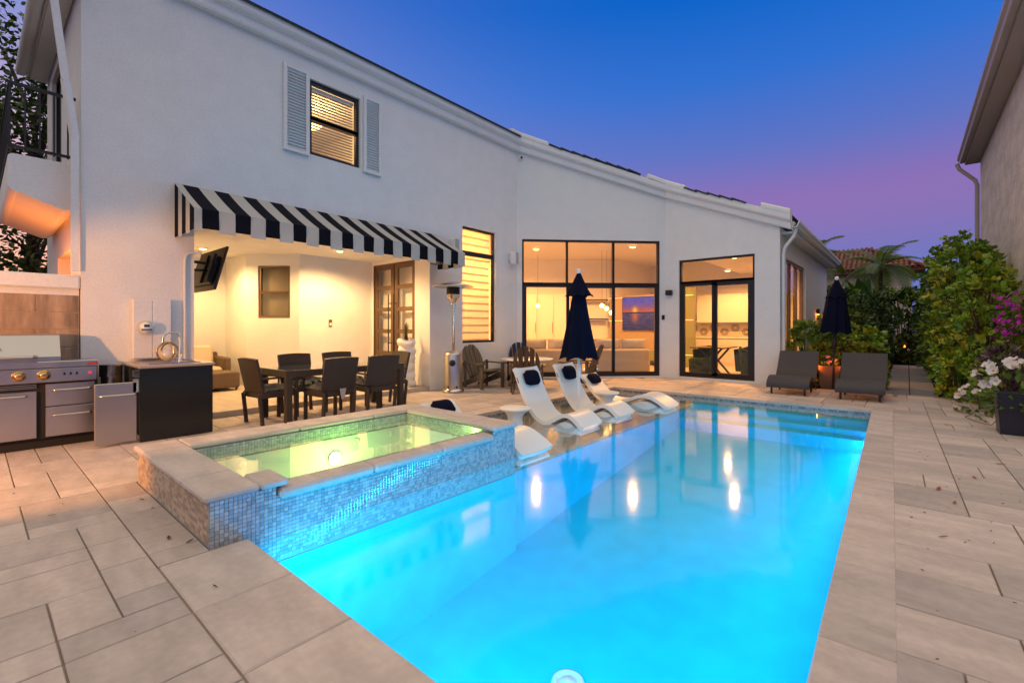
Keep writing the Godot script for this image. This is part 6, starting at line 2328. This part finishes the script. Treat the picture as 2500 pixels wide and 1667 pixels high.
func mandevilla(at: Vector3, size: float, label: String, potted: bool) -> void:
	var t := thing("white_mandevilla", label, "flowers", at)
	var s := flat()
	var base := 0.05
	if potted:
		prism(s, [Vector2(-0.15, 0), Vector2(0.15, 0), Vector2(0.18, 0.50), Vector2(-0.18, 0.50)], 0.33, Transform3D())
		part("pot", s, M["pot_black"], t)
		base = 0.48
	var spots := []
	var leafm := leaf_mesh(0.5, 0.25, 0.35)
	var pal := [Color(0.10, 0.17, 0.02), Color(0.13, 0.20, 0.02), Color(0.07, 0.13, 0.02), Color(0.17, 0.20, 0.03)]
	for k in 130:
		var d := Vector3(rng.randf_range(-1, 1), rng.randf_range(-0.7, 1), rng.randf_range(-1, 1)).normalized()
		var p := Vector3(d.x * 0.34, base + 0.14 + d.y * 0.24, d.z * 0.34) * Vector3(size, 1, size) * rng.randf_range(0.6, 1.0)
		p.y = maxf(p.y, 0.1)
		spots.append([Transform3D(toward((d + Vector3(0, 0.3, 0)).normalized(), rng.randf() * TAU).scaled(Vector3.ONE * rng.randf_range(0.08, 0.13)), p), pal[rng.randi_range(0, 3)]])
	field("leaves", leafm, M["leaf"], t, spots, [])
	var pm: StandardMaterial3D
	if M.has("white_petal"):
		pm = M["white_petal"]
	else:
		pm = M["petal"].duplicate()
		pm.vertex_color_use_as_albedo = false
		pm.albedo_color = lin(0.66, 0.58, 0.53)
		M["white_petal"] = pm
		var ym := sm("flower_throat", lin(0.7, 0.32, 0.03), 0.7)
	s = flat()
	for k in 5:
		var a := TAU * k / 5.0
		var r := Basis(Vector3.UP, a)
		var rows := []
		for i in 5:
			var v := i / 4.0
			var w := 0.030 * sin(PI * clampf(0.15 + v * 0.72, 0, 1)) + 0.006
			var c := Vector3(0, 0.012 * v + 0.02 * v * v, 0.008 + 0.055 * v)
			rows.append([r * (c + Vector3(-w * 0.8, 0.004, -0.006 * v)), r * c, r * (c + Vector3(w * 1.1, -0.004, 0.004 * v))])
		skin(s, rows, 0.0012)
	lathe(s, [Vector2(0.004, -0.07), Vector2(0.006, -0.04), Vector2(0.014, 0.0), Vector2(0.016, 0.012)], 10)
	var fm := mesh_of(s)
	s = flat()
	lathe(s, [Vector2(0.009, 0.008), Vector2(0.006, 0.014), Vector2(0, 0.012)], 8)
	var ym := mesh_of(s)
	for k in (15 if potted else 9):
		var d := Vector3(rng.randf_range(-1, 0.5), rng.randf_range(-0.35, 0.9), rng.randf_range(-0.2, 1)).normalized()
		var p := Vector3(d.x * 0.36 * size, base + 0.16 + d.y * 0.26, d.z * 0.36 * size)
		var xf := Transform3D(toward((d + Vector3(-0.2, 0.1, 0.35)).normalized(), rng.randf() * TAU).scaled(Vector3.ONE * rng.randf_range(0.75, 1.0)), p)
		var f := mi("flower", fm, pm, t, xf)
		mi("throat", ym, M["flower_throat"], f)

func make_small_things() -> void:
	var fa := frame_at(A0, P1)
	var fb := frame_at(P1, P2)
	var fc := frame_at(P2, P3)
	var fd := frame_at(P3, D_END)
	var s: SurfaceTool
	var turn_a := fa.basis.get_euler().y
	# meter cabinet with round meter
	var mb := thing("meter_cabinet", "white metal meter cabinet with two doors on the wall behind the tap", "cabinet", fa * Vector3(0.67, 0.9, 0.0), turn_a)
	s = flat()
	bev(s, Vector3(0, 0.385, 0.05), Vector3(0.40, 0.77, 0.10), 0.008)
	part("box", s, M["trim_white"], mb)
	for k in [-1, 1]:
		s = flat()
		bev(s, Vector3(k * 0.1, 0.38, 0.104), Vector3(0.19, 0.73, 0.012), 0.003)
		part("door", s, M["trim_white"], mb)
	var me := thing("electric_meter", "round glass electric meter with blue label on the white cabinet", "meter", fa * Vector3(0.59, 1.30, 0.11), turn_a)
	s = flat()
	lathe(s, [Vector2(0.09, 0.0), Vector2(0.09, 0.03), Vector2(0.082, 0.035), Vector2(0.08, 0.07), Vector2(0.072, 0.09), Vector2(0, 0.095)], 28, Vector3.ZERO, Basis(Vector3.RIGHT, PI / 2))
	part("dome", s, M["frosted"], me)
	s = flat()
	lathe(s, [Vector2(0, 0.004), Vector2(0.075, 0.004), Vector2(0.075, 0.0)], 24, Vector3(0, 0, 0.092), Basis(Vector3.RIGHT, PI / 2))
	part("face", s, M["white_gloss"], me)
	s = flat()
	box(s, Vector3(0, 0.025, 0.099), Vector3(0.055, 0.032, 0.004))
	part("display", s, M["black_metal"], me)
	s = flat()
	box(s, Vector3(0, -0.025, 0.099), Vector3(0.11, 0.022, 0.004))
	part("label_strip", s, M["label_blue"], me)
	# conduit with its elbow and small lamp head
	var cd := thing("wall_conduit", "white conduit pipe bending into the covered patio", "pipe", fa * Vector3(1.04, 0.0, 0.0), turn_a)
	s = flat()
	tube(s, [Vector3(0, 0.86, 0.03), Vector3(0, 2.22, 0.03), Vector3(0.015, 2.29, 0.03), Vector3(0.05, 2.33, 0.03), Vector3(0.16, 2.34, 0.03)], 0.017, 8)
	part("pipe", s, M["trim_white"], cd)
	s = flat()
	bev(s, Vector3(0.17, 2.34, 0.03), Vector3(0.05, 0.05, 0.05), 0.01)
	part("fitting", s, M["trim_white"], cd)
	# loudspeakers
	speaker(fa * Vector3(5.92, 3.08, 0.10), turn_a + 0.25, 1.0, "trim_white", "white wall loudspeaker above the end of the awning")
	speaker(fa * Vector3(7.90, 3.02, 0.12), turn_a + 0.35, 1.1, "trim_white", "white wall loudspeaker between tall window and window wall")
	var turn_c := fc.basis.get_euler().y
	var wl := thing("wall_light", "black cube wall light between window wall and sliding door", "lamp", fc * Vector3(0.12, 2.20, 0), turn_c)
	s = flat()
	bev(s, Vector3(0, 0, 0.07), Vector3(0.15, 0.13, 0.13), 0.01)
	part("body", s, M["black_metal"], wl)
	var db := thing("access_panel", "small black keypad on the wall below the cube light", "keypad", fb * Vector3(3.82, 1.57, 0), fb.basis.get_euler().y)
	s = flat()
	bev(s, Vector3(0, 0, 0.012), Vector3(0.075, 0.12, 0.024), 0.006)
	part("body", s, M["black_metal"], db)
	s = flat()
	box(s, Vector3(0, 0.0, 0.0255), Vector3(0.05, 0.08, 0.002))
	part("face", s, M["dark_panel"], db)
	var cam := thing("security_camera", "small white dome camera under the cornice", "camera", fb * Vector3(0.10, 5.60, 0.0), fb.basis.get_euler().y)
	s = flat()
	lathe(s, [Vector2(0.06, 0), Vector2(0.06, 0.04), Vector2(0.045, 0.075), Vector2(0.02, 0.09)], 18, Vector3.ZERO, Basis(Vector3.RIGHT, PI / 2))
	part("dome", s, M["trim_white"], cam)
	s = flat()
	lathe(s, [Vector2(0.0, 0.10), Vector2(0.028, 0.092), Vector2(0.03, 0.08)], 14, Vector3(0.01, -0.01, 0), Basis(Vector3.RIGHT, PI / 2))
	part("lens", s, M["black_metal"], cam)
	var sw := thing("wall_switch", "small wall switch on the covered patio back wall", "switch", Vector3(-9.67, 1.40, -5.15), PI / 2)
	s = flat()
	bev(s, Vector3(0, 0, 0.008), Vector3(0.075, 0.16, 0.016), 0.004)
	part("plate", s, M["bronze_frame"], sw)
	s = flat()
	box(s, Vector3(0, -0.02, 0.018), Vector3(0.05, 0.06, 0.004))
	part("face", s, M["white_gloss"], sw)
	var turn_d := fd.basis.get_euler().y
	var sc := thing("wall_sconce", "small glowing sconce on the side wall beyond the window", "lamp", fd * Vector3(5.45, 1.74, 0), turn_d)
	s = flat()
	bev(s, Vector3(0, 0.07, 0.05), Vector3(0.07, 0.16, 0.08), 0.01)
	part("housing", s, M["black_metal"], sc)
	s = flat()
	lathe(s, [Vector2(0, -0.05), Vector2(0.03, -0.04), Vector2(0.03, 0.0)], 12, Vector3(0, 0, 0.05))
	part("bulb", s, M["bulb_small"], sc)
	lamp(sc, Vector3(0, -0.02, 0.07), Color(1.0, 0.45, 0.14), 0.12, 0.03)
	# path lanterns
	for e in [[-1.52, -12.02, 0.42, "left of the flower pot"], [-1.00, -11.98, 0.50, "behind the lounger near the path"], [-0.06, -21.35, 0.62, "at the far end of the stone path"]]:
		var l := thing("path_lantern", "small black garden lantern glowing %s" % e[3], "lantern", Vector3(e[0], -0.05, e[1]), 0, "garden path lanterns")
		var y: float = e[2]
		s = flat()
		tube(s, [Vector3.ZERO, Vector3(0, y, 0)], 0.014, 6)
		part("stake", s, M["black_metal"], l)
		s = flat()
		lathe(s, [Vector2(0.02, y), Vector2(0.055, y + 0.01), Vector2(0.055, y + 0.025)], 12)
		lathe(s, [Vector2(0.07, y + 0.17), Vector2(0.065, y + 0.19), Vector2(0.0, y + 0.215)], 12)
		for k in 4:
			tube(s, [Vector3(cos(k * PI / 2) * 0.05, y + 0.02, sin(k * PI / 2) * 0.05), Vector3(cos(k * PI / 2) * 0.055, y + 0.18, sin(k * PI / 2) * 0.055)], 0.004, 4)
		part("cage", s, M["black_metal"], l)
		s = flat()
		lathe(s, [Vector2(0, y + 0.03), Vector2(0.022, y + 0.05), Vector2(0.018, y + 0.09), Vector2(0, y + 0.14)], 10)
		part("flame_bulb", s, M["bulb_small"], l)
		lamp(l, Vector3(0, y + 0.09, 0), Color(1.0, 0.50, 0.16), 0.16, 0.03)
	# fallen leaves and twigs on the deck
	var spots := [[0.15, -3.9, 0.05, "small dry leaf lying nearest the camera on the deck right of the pool"], [0.263, -4.696, 0.07, "straight reddish dry leaf, second nearest on the deck right of the pool"], [0.186, -5.013, 0.10, "largest reddish dry leaf on the deck right of the pool"],
		[0.454, -5.609, 0.075, "curved reddish dry leaf right of the largest one on the deck"], [0.638, -6.346, 0.08, "straight red leaf on the deck in front of the black pot"], [0.437, -8.525, 0.09, "dry leaf on the deck beside the trailing vine"], [-0.12, -8.6, 0.05, "tiny dry leaf near the far right pool corner"],
		[-4.374, -0.85, 0.045, "dark dry leaf at the spa end wall, farthest from its near corner"], [-4.15, -0.86, 0.04, "dark dry leaf halfway along the spa end wall"], [-3.5, -0.80, 0.07, "curled dark leaf on the deck close to the near spa corner"], [-3.30, -0.84, 0.05, "dark dry leaf touching the near spa corner"], [-4.49, -0.384, 0.04, "dark speck of leaf alone on the deck left of the spa"], [-2.62, -0.8, 0.035, "tiny dark leaf on the coping before the near pool edge"]]
	for k in spots.size():
		var e: Array = spots[k]
		var t := thing("fallen_leaf", e[3], "leaf", Vector3(e[0], 0.006, e[1]), rng.randf() * TAU, "dry leaves on the deck")
		s = flat()
		var rows := []
		for r in 5:
			var v := r / 4.0
			var w: float = e[2] * 0.13 * sin(PI * clampf(v * 0.94 + 0.03, 0, 1))
			rows.append([Vector3(-w, 0.006 * v, v * e[2]), Vector3(0, 0.001 + 0.004 * v, v * e[2]), Vector3(w, 0.008 * v, v * e[2])])
		skin(s, rows, 0.001)
		part("blade", s, M["dry_leaf"] if e[0] > -1 else M["debris"], t)
	var bits := []
	s = flat()
	bev(s, Vector3.ZERO, Vector3(0.014, 0.003, 0.006), 0.001)
	for k in 100:
		var p := Vector3(rng.randf_range(0.0, 1.2), 0.002, rng.randf_range(-8.5, -2.4)) if k < 85 else Vector3(rng.randf_range(-6.8, -1.5), 0.002, rng.randf_range(-0.65, 0.3))
		bits.append([Transform3D(Basis(Vector3.UP, rng.randf() * TAU).scaled(Vector3.ONE * rng.randf_range(0.4, 1.2)), p), Color(0.16, 0.10, 0.06) * rng.randf_range(0.5, 1.5)])
	var bm: StandardMaterial3D = M["debris"].duplicate()
	bm.albedo_color = Color.WHITE
	bm.vertex_color_use_as_albedo = true
	var f := field("leaf_litter", mesh_of(s), bm, self, bits, [])
	f.set_meta("label", "tiny dry plant crumbs scattered over the deck")
	f.set_meta("category", "litter")
	# trailing vine that lies on the deck beside the pot
	var v := thing("trailing_vine", "thin vine with few leaves trailing over the deck beside the pot", "vine", Vector3(0.72, 0.0, -9.2))
	s = flat()
	tube(s, [Vector3(0.22, 0.25, 0.75), Vector3(0.12, 0.03, 0.55), Vector3(0, 0.012, 0.2), Vector3(-0.08, 0.012, -0.15), Vector3(0.02, 0.015, -0.5)], 0.004, 5)
	part("stem", s, M["bark"], v)
	var vl := []
	for k in 16:
		vl.append([Transform3D(toward(Vector3(rng.randfn(), 0.5, rng.randfn()).normalized(), rng.randf() * TAU).scaled(Vector3.ONE * 0.07), Vector3(lerpf(0.15, -0.02, k / 16.0), 0.03 if k > 3 else 0.12, lerpf(0.6, -0.5, k / 16.0))), Color(0.09, 0.13, 0.02)])
	field("leaves", leaf_mesh(0.5, 0.25, 0.4), M["leaf"], v, vl, [])

func speaker(at: Vector3, turn: float, k: float, m: String, label: String) -> void:
	var t := thing("wall_speaker", label, "loudspeaker", at, turn, "wall loudspeakers")
	var s := flat()
	bev(s, Vector3(0, 0, 0), Vector3(0.18, 0.29, 0.15) * k, 0.025)
	part("cabinet", s, M[m], t)
	s = flat()
	bev(s, Vector3(0, 0, 0.078 * k), Vector3(0.15, 0.26, 0.008) * k, 0.003)
	part("grille", s, M["grey_tag"], t)
	s = flat()
	box(s, Vector3(0, 0, -0.09 * k), Vector3(0.05, 0.10, 0.06) * k)
	part("bracket", s, M[m], t)
